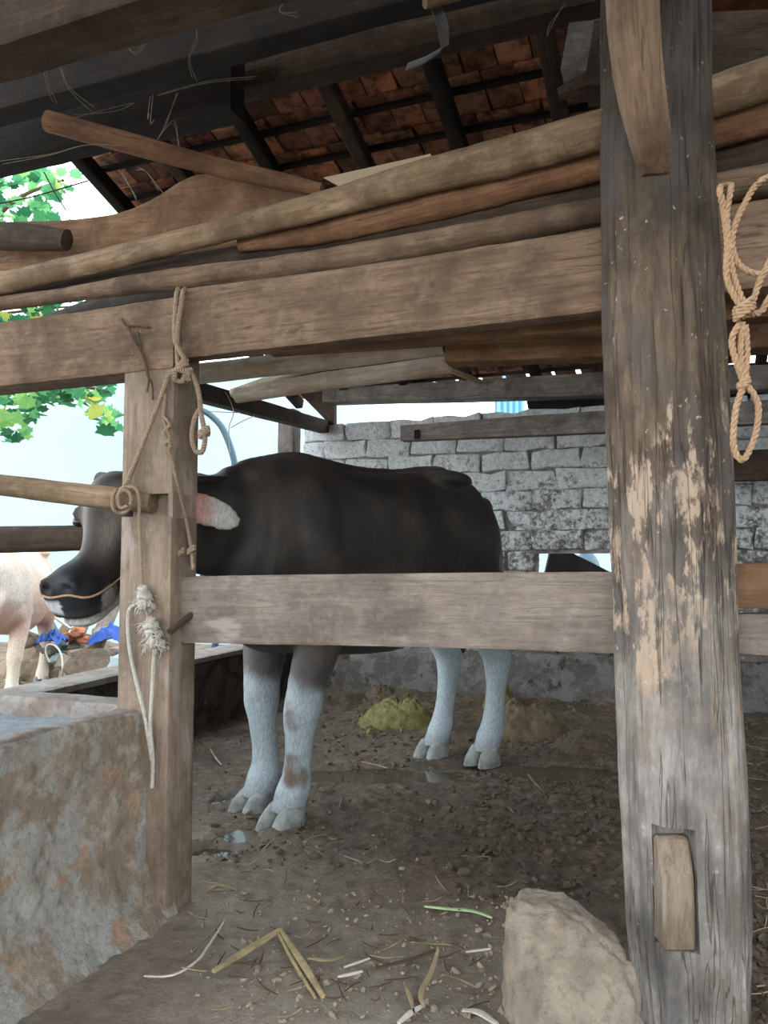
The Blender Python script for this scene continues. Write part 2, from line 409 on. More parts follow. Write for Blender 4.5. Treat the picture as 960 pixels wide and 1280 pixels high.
M_['yard'] = plaster('straw_strewn_yard', srgb(140, 124, 106), srgb(112, 96, 80), srgb(156, 142, 124), 0.95, 5, 0.8)
def water_mat():
    m, nt, b = new_mat('murky_puddle_water'); v = coords(nt, rnd=False)
    b.inputs['Base Color'].default_value = (*srgb(70, 58, 42), 1); b.inputs['Roughness'].default_value = 0.06
    b.inputs['Specular IOR Level'].default_value = 0.6
    nt.links.new(bump(nt, noi(nt, v, 14, 3, 0.5), 0.05, 0.01), b.inputs['Normal']); return m
M_['water'] = water_mat()
def leaf_mat():
    m, nt, b = new_mat('vine_leaf'); oi = N(nt, 'ShaderNodeObjectInfo')
    c = ramp(nt, oi.outputs['Random'], [(0.0, srgb(40, 96, 66)), (0.35, srgb(62, 134, 88)), (0.7, srgb(104, 172, 112)), (0.94, srgb(150, 196, 110)), (1.0, srgb(214, 190, 80))])
    nt.links.new(c, b.inputs['Base Color']); b.inputs['Roughness'].default_value = 0.5
    tr = N(nt, 'ShaderNodeBsdfTranslucent'); nt.links.new(c, tr.inputs[0])
    ms = N(nt, 'ShaderNodeMixShader'); ms.inputs[0].default_value = 0.5
    nt.links.new(b.outputs[0], ms.inputs[1]); nt.links.new(tr.outputs[0], ms.inputs[2])
    nt.links.new(ms.outputs[0], nt.nodes['Material Output'].inputs[0]); return m
M_['leaf'] = leaf_mat()
def hide_mat():
    m, nt, b = new_mat('buffalo_hide'); v = coords(nt, (1, 1, 1), rnd=False)
    a = N(nt, 'ShaderNodeAttribute', attribute_name='coat')
    n1 = noi(nt, coords(nt, (40, 60, 14), rnd=False), 3.0, 5, 0.7); n2 = noi(nt, v, 5, 5, 0.6)
    c = mix(nt, ramp(nt, n1, [(0.35, 0.45), (0.65, 0.0)]), a.outputs['Color'], (0.01, 0.01, 0.01), 'MIX')
    nt.links.new(c, b.inputs['Base Color']); b.inputs['Roughness'].default_value = 0.55; b.inputs['Specular IOR Level'].default_value = 0.3
    nt.links.new(bump(nt, n1, 0.25, 0.004), b.inputs['Normal']); return m
M_['hide'] = hide_mat()

# ================================================================== THE SETTING
W0 = Vector((-0.18, 5.9, 0))                     # a point at the foot of the back wall
def wall_pt(px, py): return FH(px, py, 0, W0)
def wall_s(px): p = wall_pt(px, 700); return (p - W0).dot(U)

# --- pen floor: dense uneven mud
def floor_h(x, y):
    p = Vector((x, y, 0))
    s = (p - O).dot(V)                                             # depth past the frame
    h = 0.014 * fbm(p * 2.2, 3)
    rough = min(1.0, max(0.42, (s + 0.15) / 0.5))
    h += rough * (0.014 * fbm(p * 8, 4) + 0.016 * abs(noise.noise(p * 19)) + 0.010 * abs(noise.noise(p * 42 + Vector((4, 2, 1)))))
    # hollows where water stands
    for (cx, cy, rx, ry, d) in PUDDLES:
        q = ((x - cx) / rx) ** 2 + ((y - cy) / ry) ** 2
        if q < 1: h -= d * (1 - q) ** 1.2
    q = (W0 - p).dot(V)                                            # litter banked up against the back wall
    if q < 0.9: h += 0.10 * (1 - max(q, 0) / 0.9) ** 2
    return h
pd = [(G(470, 970), .55, .16), (G(700, 965), .35, .15), (G(600, 955), .3, .12), (G(300, 1045), .10, .10), (G(265, 1065), .09, .07), (G(285, 1000), .08, .05), (G(500, 1010), .3, .10)]
PUDDLES = [(p.x, p.y, rx, ry, 0.045) for p, rx, ry in pd]
nx, ny = 300, 330
x0, x1, y0, y1 = -2.3, 2.6, 0.9, 6.7
fv, ff = [], []
for j in range(ny + 1):
    for i in range(nx + 1):
        x = x0 + (x1 - x0) * i / nx; y = y0 + (y1 - y0) * (j / ny) ** 1.25
        fv.append((x, y, floor_h(x, y)))
for j in range(ny):
    for i in range(nx):
        a = j * (nx + 1) + i; ff.append((a, a + 1, a + nx + 2, a + nx + 1))
me = bpy.data.meshes.new('floor'); me.from_pydata(fv, [], ff); me.update()
me.polygons.foreach_set('use_smooth', [True] * len(me.polygons))
tag(link('floor', me, M_['mud']), 'trampled brown mud floor of the pen', kind='structure')
# yard around the shed
def sheet(name, x0, x1, y0, y1, z, n, amp, mat, hole=None):
    v, f = [], []
    for j in range(n + 1):
        for i in range(n + 1):
            x = x0 + (x1 - x0) * i / n; y = y0 + (y1 - y0) * j / n
            v.append((x, y, z + amp * fbm(Vector((x, y, 0)) * 1.5, 3)))
    for j in range(n):
        for i in range(n):
            a = j * (n + 1) + i; f.append((a, a + 1, a + n + 2, a + n + 1))
    return link(name, mesh_from(v, f, True, 0), mat)
tag(sheet('ground', -14, 14, -8, 22, -0.06, 60, 0.012, M_['yard']), 'pale earth yard around the shed', kind='structure')

# puddles
for i, (px, py, rx, ry) in enumerate([(470, 970, .55, .16), (700, 965, .35, .15), (600, 955, .3, .12), (300, 1045, .10, .10), (265, 1065, .09, .07), (285, 1000, .08, .05), (500, 1010, .3, .10)]):
    if i in (2, 6): continue
    c = G(px, py); v = [Vector((0, 0, 0))]; f = []
    for k in range(28):
        a = 2 * math.pi * k / 28; r = 0.97 * (1 + 0.1 * noise.noise(Vector((i * 3, a, 0))))
        v.append(Vector((rx * r * math.cos(a), ry * r * math.sin(a), 0)))
        f.append((0, 1 + k, 1 + (k + 1) % 28))
    if i == 0:
        v = [Vector((q.x * 1.0, q.y * 1.4, 0)) for q in v]
    o = link('puddle', mesh_from(v, f, False), M_['water'], None, Matrix.Translation((c.x, c.y, -0.006)))
    tag(o, ['murky brown puddle stretching across the pen floor between front and hind hooves', 'dark shallow puddle on the mud behind the big round log post', '',
            'small shiny puddle on the mud just below the near front hoof', 'small pale puddle beside the foot of the squared post', 'small wet hollow left of the far front hoof', ''][i], 'puddle')

# --- back wall: rows of limewashed blocks with recessed mortar
wall_b = empty('wall_back', W0); tag(wall_b, 'limewashed block wall at the back of the pen', kind='structure')
S0, S1 = wall_s(386), wall_s(1010)
ZB, ZT = 0.36, 1.99
oS0, oS1 = wall_s(672), wall_s(800)
oZ0, oZ1 = 0.62, 1.02
def wbox(name, s0, s1, z0, z1, d0, d1, mat, parent, amp=0.0, seg=1):
    """box on the wall: d0 = how far the face stands toward the pen (negative V), d1 = back"""
    c = [W0 + U * s + Z * z - V * d for d in (d0, d1) for z in (z0, z1) for s in (s0, s1)]
    return c
def box_mesh(sx, sy, sz, r=0.008, sub=0, amp=0.0, seed=0.0):
    bm = bmesh.new(); bmesh.ops.create_cube(bm, size=1.0)
    for v in bm.verts: v.co = Vector((v.co.x * sx, v.co.y * sy, v.co.z * sz))
    if r: bmesh.ops.bevel(bm, geom=list(bm.edges), offset=r, segments=1, affect='EDGES')
    if sub: bmesh.ops.subdivide_edges(bm, edges=list(bm.edges), cuts=sub, use_grid_fill=True)
    if amp:
        for v in bm.verts:
            k = Vector((noise.noise(v.co * 9 + Vector((seed, 0, 0))), noise.noise(v.co * 9 + Vector((0, seed, 5))), noise.noise(v.co * 9 + Vector((3, 0, seed)))))
            v.co += k * amp
    me = bpy.data.meshes.new('b'); bm.to_mesh(me); bm.free()
    me.polygons.foreach_set('use_smooth', [True] * len(me.polygons)); me.set_sharp_from_angle(angle=math.radians(40))
    return me
WM = Matrix(((U.x, V.x, 0, 0), (U.y, V.y, 0, 0), (0, 0, 1, 0), (0, 0, 0, 1)))   # local x along the wall, y into it
def on_wall(s, d, z): return Matrix.Translation(W0 + U * s - V * d + Z * z) @ WM
course = (ZT - ZB) / 12
brick_me = [box_mesh(0.334, 0.16, course - 0.007, 0.006, 2, 0.022, k * 7.3) for k in range(8)]
for me in brick_me: me.materials.append(M_['block'])
half_me = [box_mesh(0.164, 0.16, course - 0.007, 0.006, 2, 0.018, 50 + k * 7.3) for k in range(3)]
for me in half_me: me.materials.append(M_['block'])
for r in range(12):
    z = ZB + course * (r + 0.5)
    s = S0 + (0.0 if r % 2 else 0.17)
    if not r % 2:
        o = link('brick', random.choice(half_me), None, wall_b, on_wall(S0 + 0.08, 0.02, z))
    while s < S1:
        c = s + 0.17
        if not (oZ0 - 0.02 < z < oZ1 + 0.02 and c + 0.165 > oS0 and c - 0.165 < oS1):
            w = random.random()
            mm = on_wall(c, 0.02 + random.uniform(-0.012, 0.012), z + random.uniform(-0.004, 0.004)) @ Euler((random.uniform(-.01, .01), random.uniform(-.012, .012), random.uniform(-.02, .02))).to_matrix().to_4x4()
            link('brick', random.choice(brick_me), None, wall_b, mm)
        elif c - 0.165 < oS0 < c + 0.165 and oS0 - (c - 0.165) > 0.08:
            wdt = oS0 - (c - 0.165)
            bmesh_ = box_mesh(wdt, 0.16, course - 0.014, 0.012, 1, 0.012, r); bmesh_.materials.append(M_['block'])
            link('brick', bmesh_, None, wall_b, on_wall(c - 0.165 + wdt / 2, 0.02, z))
        s += 0.34
for (a, b_, z0, z1) in ((S0, oS0, ZB, ZT - 0.02), (oS0, oS1, oZ1, ZT - 0.02), (oS1, S1, ZB, ZT - 0.02), (oS0, oS1, ZB, oZ0)):
    me = box_mesh(b_ - a, 0.12, z1 - z0, 0, 0)
    link('mortar_bed', me, M_['mortar'], wall_b, on_wall((a + b_) / 2, 0.020, (z0 + z1) / 2))
# rough rendered footing
v, f = [], []
nn, mm_ = 90, 12
for j in range(mm_ + 1):
    for i in range(nn + 1):
        s = S0 - 0.05 + (S1 - S0 + 0.05) * i / nn; z = -0.1 + (ZB + 0.12) * j / mm_
        d = 0.13 + 0.03 * (1 - j / mm_) + 0.016 * fbm(Vector((s * 7, z * 7, 0)), 4)
        if j == mm_: d = 0.08
        v.append(W0 + U * s - V * d + Z * z)
for j in range(mm_):
    for i in range(nn):
        a = j * (nn + 1) + i; f.append((a, a + 1, a + nn + 2, a + nn + 1))
b0 = len(v); v += [W0 + U * (S0 - .05) + Z * (ZB + .02), W0 + U * S1 + Z * (ZB + .02)]
a = mm_ * (nn + 1); f.append((a, a + nn, b0 + 1, b0))
link('footing', mesh_from(v, f), M_['footing'], wall_b)

# --- low wall on the left side of the pen
LA = Vector((-1.80, 2.25, 0)); LB = Vector((-0.60, 6.0, 0))
ld = (LB - LA).normalized(); ln = Vector((-ld.y, ld.x, 0))
pts = []
for k in range(9):
    c = LA + ld * ((LB - LA).length * k / 8)
    pts.append((c + ln * 0.10 + Z * (0.19 + 0.01 * noise.noise(c * 3)), 0.10, 0.20))
o = timber('wall_left', pts, M_['lowwall'], 0.008, 5, prof_rect(0.12, 2, 6)); tag(o, 'low dark rendered wall on the left side of the pen', kind='structure')
o = timber('trim_1', [(p[0] + Z * 0.215, 0.11, 0.018) for p in pts], M_['mangertop'], 0.005, 8, prof_rect(0.3, 2, 4))  # paler cap, the light on the wall top put into its colour
tag(o, 'pale top of the low wall, outside light painted in', kind='structure')

# --- whitewashed corner pillar and bracket
cp = P(361, 600, 6.05)
o = timber('corner_pillar', [(Vector((cp.x, cp.y, z)), 0.066, 0.066) for z in (0.0, 0.7, 1.4, 2.12)], M_['greybeam'], 0.006, 6, prof_rect(0.12, 2, 4))
tag(o, 'narrow grey pillar standing where the block wall ends, behind the back of the dark buffalo', 'pillar')

# --- roof: rafters, battens, clay tiles
SLOPE = 0.32
def roof_pt(s, q, d=0.0):                       # s along the wall, q metres in front of the wall (toward the camera)
    return W0 + U * s - V * q + Z * (2.27 + SLOPE * q - d)
roof = empty('roof', W0 + Z * 2.3); tag(roof, 'old clay tile roof seen from below', kind='structure')
RS = math.atan(SLOPE)
R_L = (P(163, 262, 4.26) - W0).dot(U)
def roof_mat4(s, q, d, tilt=0.0, twist=0.0):
    p = roof_pt(s, q, d)
    return Matrix.Translation(p) @ WM @ Euler((-RS + tilt, 0, twist)).to_matrix().to_4x4()
tile_me = []
for k in range(7):
    me = box_mesh(0.142, 0.235, 0.016, 0.003, 0)
    bm = bmesh.new(); bm.from_mesh(me)
    for v_ in bm.verts:
        v_.co.z += 0.012 * (v_.co.x / 0.07) ** 2
        v_.co += Vector((noise.noise(v_.co * 20 + Vector((k, 0, 0))) * .008, noise.noise(v_.co * 20 + Vector((0, k * 3, 0))) * .012, 0))
    bm.to_mesh(me); bm.free(); me.materials.append(M_['tile']); tile_me.append(me)
ntile = 0
row = 0.2
for r in range(17):
    q = -0.02 + row * r
    lo, hi = (-1.0, 2.6)
    if q > 1.2: lo, hi = (R_L, 2.1)
    s = (lo if q > 1.2 else R_L) + (0.07 if r % 2 else 0)
    while s < hi:
        if ntile < 298:
            link('tile', random.choice(tile_me), None, roof, roof_mat4(s, q, -0.005 + random.uniform(-.006, .006), 0.085 + random.uniform(-.03, .03), random.uniform(-.05, .05)))
            ntile += 1
        s += 0.146 if q > 0.5 else 0.17
# battens
for r in range(17):
    q = -0.0 + row * r + 0.06
    a, b_ = roof_pt(R_L - 0.02, q, 0.035), roof_pt(2.9, q, 0.035)
    timber('batten', [(a, 0.016, 0.011), ((a + b_) / 2 + Z * 0.006, 0.018, 0.011), (b_, 0.016, 0.011)], M_['black'] if r % 3 else M_['old'], 0.002, 8, prof_rect(0.2, 1, 2), 20, roof)
# rafters
for k in range(8):
    s = R_L + 0.03 + k * 0.46
    a, b_ = roof_pt(s, -0.02, 0.085), roof_pt(s + 0.03, 4.6, 0.085)
    timber('rafter', [(a, 0.03, 0.035), ((a + b_) / 2, 0.034, 0.036), (b_, 0.036, 0.036)], M_['old'] if k % 2 else M_['black'], 0.004, 6, prof_rect(0.2, 2, 3), 40, roof)
# the tiles farther up, out of sight from the pen, as one sheet; front slope added for shade
def slab(name, corners, th, mat, parent):
    n_ = (corners[1] - corners[0]).cross(corners[3] - corners[0]).normalized()
    if n_.z < 0: n_ = -n_
    v = corners + [c + n_ * th for c in corners]
    f = [(0, 1, 2, 3), (4, 5, 6, 7), (0, 1, 5, 4), (1, 2, 6, 5), (2, 3, 7, 6), (3, 0, 4, 7)]
    return link(name, mesh_from(v, f, False), mat, parent)
M_['tilefar'] = plain('distant_clay_tiles', srgb(120, 76, 58), 0.9, 0.1, 0.4, 12, 0.8)
slab('upper_tiles', [roof_pt(R_L, -0.10, -0.05), roof_pt(3.4, -0.10, -0.05), roof_pt(3.4, 4.7, -0.05), roof_pt(R_L, 4.7, -0.05)], 0.02, M_['tilefar'], roof)
ra, rb = roof_pt(R_L, 4.7, -0.05), roof_pt(3.4, 4.7, -0.05)
slab('front_slope_shade', [ra, rb, rb - V * 3.1 - Z * 1.35, ra - V * 3.1 - Z * 1.35], 0.02, M_['tilefar'], roof)  # unseen slope reaching low behind the camera to darken the upper timbers

me = box_mesh(0.2, 7.6, 3.2, 0)  # unseen wall added to keep light out from the right
o = link('shade_wall_right', me, M_['mortar'], None, Matrix.Translation((2.75, 2.4, 1.5)) @ Matrix.Rotation(-0.12, 4, 'Z')); tag(o, 'unseen plain wall added on the right to darken the shed', kind='structure')
sb0 = wall_s(652)
slab('eave_board', [roof_pt(sb0, -0.12, 0.0) , roof_pt(3.4, -0.12, 0.0), roof_pt(3.4, -0.30, 0.27), roof_pt(sb0 + .03, -0.30, 0.27)], 0.02, M_['black'], roof)
# --- white house wall beyond the yard, and plain wall behind the gap above the blocks
me = box_mesh(9.0, 0.3, 3.6, 0)
o = link('wall_house', me, M_['white'], None, Matrix.Translation((-4.6, 10.6, 1.7)) @ Matrix.Rotation(-0.12, 4, 'Z'))
tag(o, 'bright white house wall beyond the yard', kind='structure')

# ================================================================== THE FRAME IN FRONT
# squared post
tl, tr_ = FH(152, 480), FH(217, 480)
PW = 0.172; PD = 0.125
cxs = O + U * (-PW / 2) + V * (PD / 2)
top_z = FH(218, 372).z
post = empty('timber_post', (cxs.x, cxs.y, 0))
tag(post, 'squared grey-brown timber post with ropes tied round it, in front of the dark buffalo head', 'post')
prs = prof_rect(0.07, 2, 5)
def upright(name, z0, z1, w, d, c, mat, parent, amp=0.0012, lean=Vector((0, 0, 0))):
    k = max(8, int((z1 - z0) / 0.03)); sts = []
    for i in range(k + 1):
        z = z0 + (z1 - z0) * i / k
        sts.append((Vector((c.x, c.y, 0)) + lean * z + Z * z, U * (w / 2), V * (d / 2)))
    vf = loft(sts, prs, None, amp, 6, 0.25, 3.0)
    return place(name, vf, mat, sts[0][0], sts[-1][0], parent)
# the notch for the round bar is a real gap in the front of the post
nz0, nz1 = FH(200, 645).z, FH(200, 617).z
upright('lower_shaft', -0.05, nz0, PW, PD, cxs, M_['post'], post)
upright('upper_shaft', nz1, top_z, PW, PD, cxs, M_['post'], post)
upright('notched_shaft', nz0 - 0.01, nz1 + 0.01, PW - 0.004, PD - 0.05, cxs + V * 0.024, M_['post'], post, 0.001)
for (s_, w_) in ((-0.006, 0.016),):
    upright('notch_cheek', nz0 - 0.005, nz1 + 0.005, w_, 0.05, O + U * (s_) + V * 0.026, M_['post'], post, 0.0)

# top beams
o = beam_px('top_beam', (-30, 408, 486), (217, 371, 459), -0.004, 0.11, M_['beam'], 0.003, 0.06, ext=(0.9, 0)); 
tag(o, 'squared top beam to the left of the rope, lapped over the rope-tied post', 'beam')
o = beam_px('top_beam', (222, 362, 449), (930, 252, 362), 0.008, 0.055, M_['beam'], 0.004, 0.07, mid=[(480, 328, 418), (750, 283, 388)], ext=(0, 0.6))
tag(o, 'wide squared top beam running from rope-tied post to round log post', 'beam')
# mid rail with its peg
rail = beam_px('middle_rail', (224, 721, 803), (800, 714, 816), 0.05, 0.05, M_['rail'], 0.003, 0.1, mid=[(420, 719, 807), (600, 716, 811)])
tag(rail, 'thick grey plank rail across the pen, in front of the dark buffalo belly', 'rail')
p0, p1 = FH(211, 790, -0.012), FH(240, 768, 0.055)
o = timber('wooden_peg', [(p0, 0.008, 0.008), (p1, 0.009, 0.009)], M_['old'], 0.001); tag(o, 'short round wooden peg pinning the rail end into the squared post', 'peg')
# two rails beyond the log
o = beam_px('side_rail', (905, 706, 760), (1010, 704, 762), 0.05, 0.05, M_['plank'], 0.002, 0.1, ext=(0, 0.5)); tag(o, 'brown upper one of two short rails right of the big round log post', 'rail')
o = beam_px('side_rail', (905, 768, 817), (1010, 768, 822), 0.05, 0.05, M_['rail'], 0.002, 0.1, ext=(0, 0.5)); tag(o, 'grey lower one of two short rails right of the big round log post', 'rail')

# round bars on the left
def bar(seq, mat): return pole_px('round_bar', seq, mat, 0.003)
o = bar([(-60, 602, 27, -0.06), (0, 606, 28, -0.04), (90, 617, 29, -0.01), (192, 628, 28, 0.022)], M_['pole']); tag(o, 'pale round bar whose end sits in the notch of the squared post', 'bar')
p0, p1 = P(-60, 676, 3.05), P(120, 672, 2.92)
o = timber('round_bar', [(p0, 0.05, 0.052), ((p0 + p1) / 2, 0.052, 0.05), (p1, 0.048, 0.047)], M_['old'], 0.003); tag(o, 'dark round bar ending behind the eye of the dark buffalo', 'bar')

# ------------------------------------------------------------------ the big round log post
def build_log():
    rows = [(0, 752, 888), (200, 748, 893), (400, 751, 905), (600, 760, 918), (800, 768, 926), (1000, 775, 938), (1150, 783, 941), (1280, 798, 938), (1330, 800, 936)]
    sts = []
    base = FH(845, 700, 0.0)
    for py, l, r in rows:
        a, b_ = FH(l, py, 0.02), FH(r, py, 0.02); c = (a + b_) / 2; w = (a - b_).length / 2
        sts.append((c.z, c, w * 0.97))
    d = sts[-2]; e = sts[0]
    out = [(Vector((sts[-1][1].x, sts[-1][1].y, -0.05)), sts[-1][2])] + [(c, w) for z, c, w in reversed(sts)]
    tz = 3.3
    out.append((out[-1][0] + (out[-1][0] - out[-2][0]).normalized() * (tz - out[-1][0].z), out[-1][1]))
    # fine rows by height
    zs = [p[0].z for p in out]
    def samp(z):
        for i in range(len(out) - 1):
            if z <= out[i + 1][0].z: break
        t = (z - out[i][0].z) / (out[i + 1][0].z - out[i][0].z)
        return out[i][0].lerp(out[i + 1][0], t), out[i][1] * (1 - t) + out[i + 1][1] * t
    mz0, mz1 = G0z(1192), G0z(1040)
    zl = []
    z = -0.05
    while z < 2.35: zl.append(z); z += 0.016
    zl += [2.5, 2.8, 3.1, 3.3]
    zl = sorted([q for q in zl if abs(q - mz0) > 0.008 and abs(q - mz1) > 0.008] + [mz0 - 0.003, mz0, mz1, mz1 + 0.003])
    n = 150
    verts = []; hole = []
    ca = math.atan2(-1, 0)
    for zi, z in enumerate(zl):
        c, w = samp(z)
        # direction to where the mortise is cut, seen from the axis
        for k in range(n):
            a = 2 * math.pi * k / n
            dx, dy = math.cos(a), math.sin(a)
            p = c + Vector((dx, dy, 0)) * w
            q = Vector((dx * 3.2, dy * 3.2, z * 0.9))
            rr = w + 0.010 * fbm(q, 4) + 0.0035 * noise.noise(Vector((dx * 14, dy * 14, z * 3)))
            g = noise.noise(Vector((a * 4.5, z * 0.5, 3)))
            if abs(g) < 0.05: rr -= 0.006 * (1 - abs(g) / 0.05)
            p = Vector((c.x + dx * rr, c.y + dy * rr, z))
            lat = p.x - MC.x
            if mz0 <= z <= mz1 and dy < -0.3 and -0.036 < lat - (z - 0.15) * 0.0 < 0.034:
                p = Vector((p.x, MC.y + 0.045, z))
            verts.append(p)
    faces = []
    for i in range(len(zl) - 1):
        for j in range(n):
            k = (j + 1) % n; faces.append((i * n + j, i * n + k, (i + 1) * n + k, (i + 1) * n + j))
    c0 = len(verts); verts.append(samp(-0.05)[0]); faces += [((j + 1) % n, j, c0) for j in range(n)]
    c1 = len(verts); verts.append(samp(3.3)[0]); s = (len(zl) - 1) * n; faces += [(s + j, s + (j + 1) % n, c1) for j in range(n)]
    org = samp(0)[0]; org = Vector((org.x, org.y, 0))
    X = Matrix(((0, 0, 1, 0), (1, 0, 0, 0), (0, 1, 0, 0), (0, 0, 0, 1)))   # own x axis runs upward
    X = Matrix.Translation(org) @ Matrix(((0, 1, 0, 0), (0, 0, 1, 0), (1, 0, 0, 0), (0, 0, 0, 1)))
    I = X.inverted()
    me = mesh_from([I @ v_ for v_ in verts], faces, True, 60)
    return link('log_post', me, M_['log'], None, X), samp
LOGC = (FH(760, 600, 0.02) + FH(918, 600, 0.02)) / 2
LOGR = 0.13
def G0z(py): return P(850, py, LOGC.y - LOGR).z
MC = P(848, 1115, LOGC.y - LOGR + 0.005)
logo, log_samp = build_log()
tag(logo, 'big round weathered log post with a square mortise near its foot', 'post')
# wedge in the mortise
wz0, wz1 = G0z(1186), G0z(1052)
me = box_mesh(wz1 - wz0, 0.06, 0.066, 0.006, 2, 0.004, 3)
bm = bmesh.new(); bm.from_mesh(me)
for v_ in bm.verts:
    t = (v_.co.x / (wz1 - wz0)) + 0.5
    v_.co.y += 0.03 * max(0, t - 0.72) / 0.28 - 0.010 * (1 - t)
bm.to_mesh(me); bm.free()
o = link('wooden_wedge', me, M_['post'], None, Matrix.Translation((MC.x - 0.004, MC.y + 0.020, (wz0 + wz1) / 2)) @ Matrix.Rotation(-math.pi / 2 + 0.02, 4, 'Y'))
tag(o, 'pale squared wooden wedge stuck in the mortise of the big round log post', 'wedge')
# brace coming down from overhead into the log
bp = [(P(790, -160, 1.22), 0.038, 0.03), (P(790, -20, 1.32), 0.038, 0.03), (P(798, 90, 1.40), 0.038, 0.028), (P(812, 170, 1.465), 0.034, 0.022), (P(820, 218, 1.53), 0.026, 0.012)]
sts = [(c, Vector((a, -a * 0.15, 0)), Vector((0, b_, b_ * 0.2))) for c, a, b_ in bp]
vf = loft(sts, prof_rect(0.12, 2, 5), 40, 0.003, 8, 0.3, 4)
o = place('brace', vf, M_['beam'], bp[0][0], bp[-1][0]); tag(o, 'short squared brace slanting down into the top of the big round log post', 'brace')

# ------------------------------------------------------------------ timbers piled on the top beam
pr20 = prof_round(20)
def pile(seq, mat, label, amp=0.006, name='log_rail', squash=0.8, cat='log', prof=None):
    o = pole_px(name, seq, mat, amp, None, prof or pr20, squash)
    tag(o, label, cat, None); return o
pile([(-60, 366, 28, .10), (30, 347, 28, .10), (130, 325, 28, .10), (250, 296, 30, .09), (400, 258, 36, .08), (520, 222, 44, .07), (650, 190, 48, .06), (760, 160, 50, .05), (960, 98, 54, .05), (1060, 68, 54, .05)],
     M_['pole'], 'long pale crooked pole lying on top of the timber pile above the front beam', 0.007)
pile([(300, 306, 18, .14), (400, 288, 34, .14), (520, 258, 42, .14), (650, 226, 46, .13), (760, 199, 50, .12), (960, 140, 56, .12), (1060, 110, 56, .12)],
     M_['red'], 'reddish peeled log under the long pale pole', 0.007)
pile([(-60, 385, 22, .18), (60, 366, 24, .18), (200, 340, 26, .18), (350, 312, 30, .18), (520, 286, 40, .18), (650, 262, 46, .18), (760, 242, 50, .18), (1060, 176, 60, .18)],
     M_['old'], 'dark sooty pole between reddish log and front beam', 0.006)
pile([(-60, 388, 16, .12), (60, 372, 18, .12), (200, 352, 24, .10), (350, 336, 30, .10), (520, 308, 34, .10), (650, 284, 34, .10), (760, 262, 34, .10), (1060, 205, 40, .10)],
     M_['beam'], 'brown flat-sided timber lying directly on the front beam', 0.005, squash=1.2)
pile([(-10, 424, 14, .34), (60, 404, 20, .34), (120, 388, 30, .34), (180, 378, 36, .34), (270, 366, 38, .34)], M_['greybeam'], 'greyish pole lying behind the left end of the front beam', 0.004)
# crooked plank with a hump
o = beam_px('crooked_plank', (-60, 276, 352), (420, 240, 300), 0.26, 0.05, M_['plank'], 0.006, 0.2,
            mid=[(20, 277, 345), (90, 275, 340), (150, 264, 330), (200, 243, 322), (245, 218, 316), (300, 224, 308), (360, 234, 304)])
tag(o, 'wide crooked brown plank rising to a hump left of the roof tiles', 'plank')
pile([(-60, 292, 32, .16), (30, 296, 34, .16), (84, 300, 26, .16)], M_['old'], 'short dark log end lying on the crooked plank, topmost left', 0.005)
pile([(60, 151, 25, .02), (150, 176, 25, .08), (260, 206, 23, .14), (330, 222, 22, .18), (402, 238, 17, .22)], M_['red'], 'smooth brown round pole with a cut end pointing up left', 0.002, squash=1.0)
# pale card on the plank
v = [FH(404, 222, .09), FH(424, 233, .08), FH(500, 207, .06), FH(540, 196, .05), FH(538, 192, .05), FH(490, 203, .06)]
vv = v + [q + V * 0.004 for q in v]
o = link('pale_batten', mesh_from(vv, [(0, 1, 2, 3, 4, 5), (11, 10, 9, 8, 7, 6)] + [(i, (i + 1) % 6, 6 + (i + 1) % 6, 6 + i) for i in range(6)], False), M_['paper'])
tag(o, 'thin pale strip of wood lying along the top of the long pale pole', 'strip')

# undersides seen below the top beam
o = beam_px('tie_beam', (330, 428, 440), (800, 378, 408), 0.16, 0.07, M_['plank'], 0.004, 0.1, mid=[(560, 405, 424)], ext=(0, .5)); tag(o, 'brown timber directly behind the lower edge of the top beam', 'beam')
o = beam_px('tie_beam', (556, 420, 452), (800, 398, 442), 0.34, 0.08, M_['plank'], 0.005, 0.12, ext=(0, .6)); tag(o, 'dark brown rough timber just above the clay roof tiles at the back', 'beam')
pile([(200, 472, 25, .36), (250, 467, 25, .36), (400, 450, 27, .36), (480, 440, 27, .36), (556, 430, 28, .36)], M_['litpole'], 'pale sawn pole under the top beam with a cut end in mid span', 0.003, squash=1.0)
pile([(296, 495, 18, .62), (400, 478, 22, .62), (480, 467, 23, .62), (562, 456, 24, .62)], M_['litpole'], 'lower pale pole beside the sawn one, above the buffalo back', 0.003, squash=1.0)
pile([(290, 492, 12, 1.3), (330, 478, 12, 1.3), (380, 462, 12, 1.3), (450, 450, 12, 1.3)], M_['litpole'], 'thin pale pole slanting up behind the two sawn poles', 0.002, squash=1.0)
# beam along the left side above the low wall
a, b_ = P(236, 487, 3.9), P(410, 535, 6.0)
o = timber('side_beam', [(a, 0.04, 0.045), (b_, 0.04, 0.045)], M_['old'], 0.003, 7, prof_rect(0.12, 2, 4)); tag(o, 'dark beam sloping away above the low left wall', 'beam')
# bracket
v = [wall_pt(376, 490), wall_pt(423, 492), wall_pt(423, 538)]; v = [q - V * 0.03 for q in v]; vv = v + [q - V * 0.05 for q in v]
o = link('corner_bracket', mesh_from(vv, [(0, 1, 2), (5, 4, 3), (0, 1, 4, 3), (1, 2, 5, 4), (2, 0, 3, 5)], False), M_['old']); tag(o, 'dark triangular wooden bracket on top of the corner of the block wall', 'bracket')
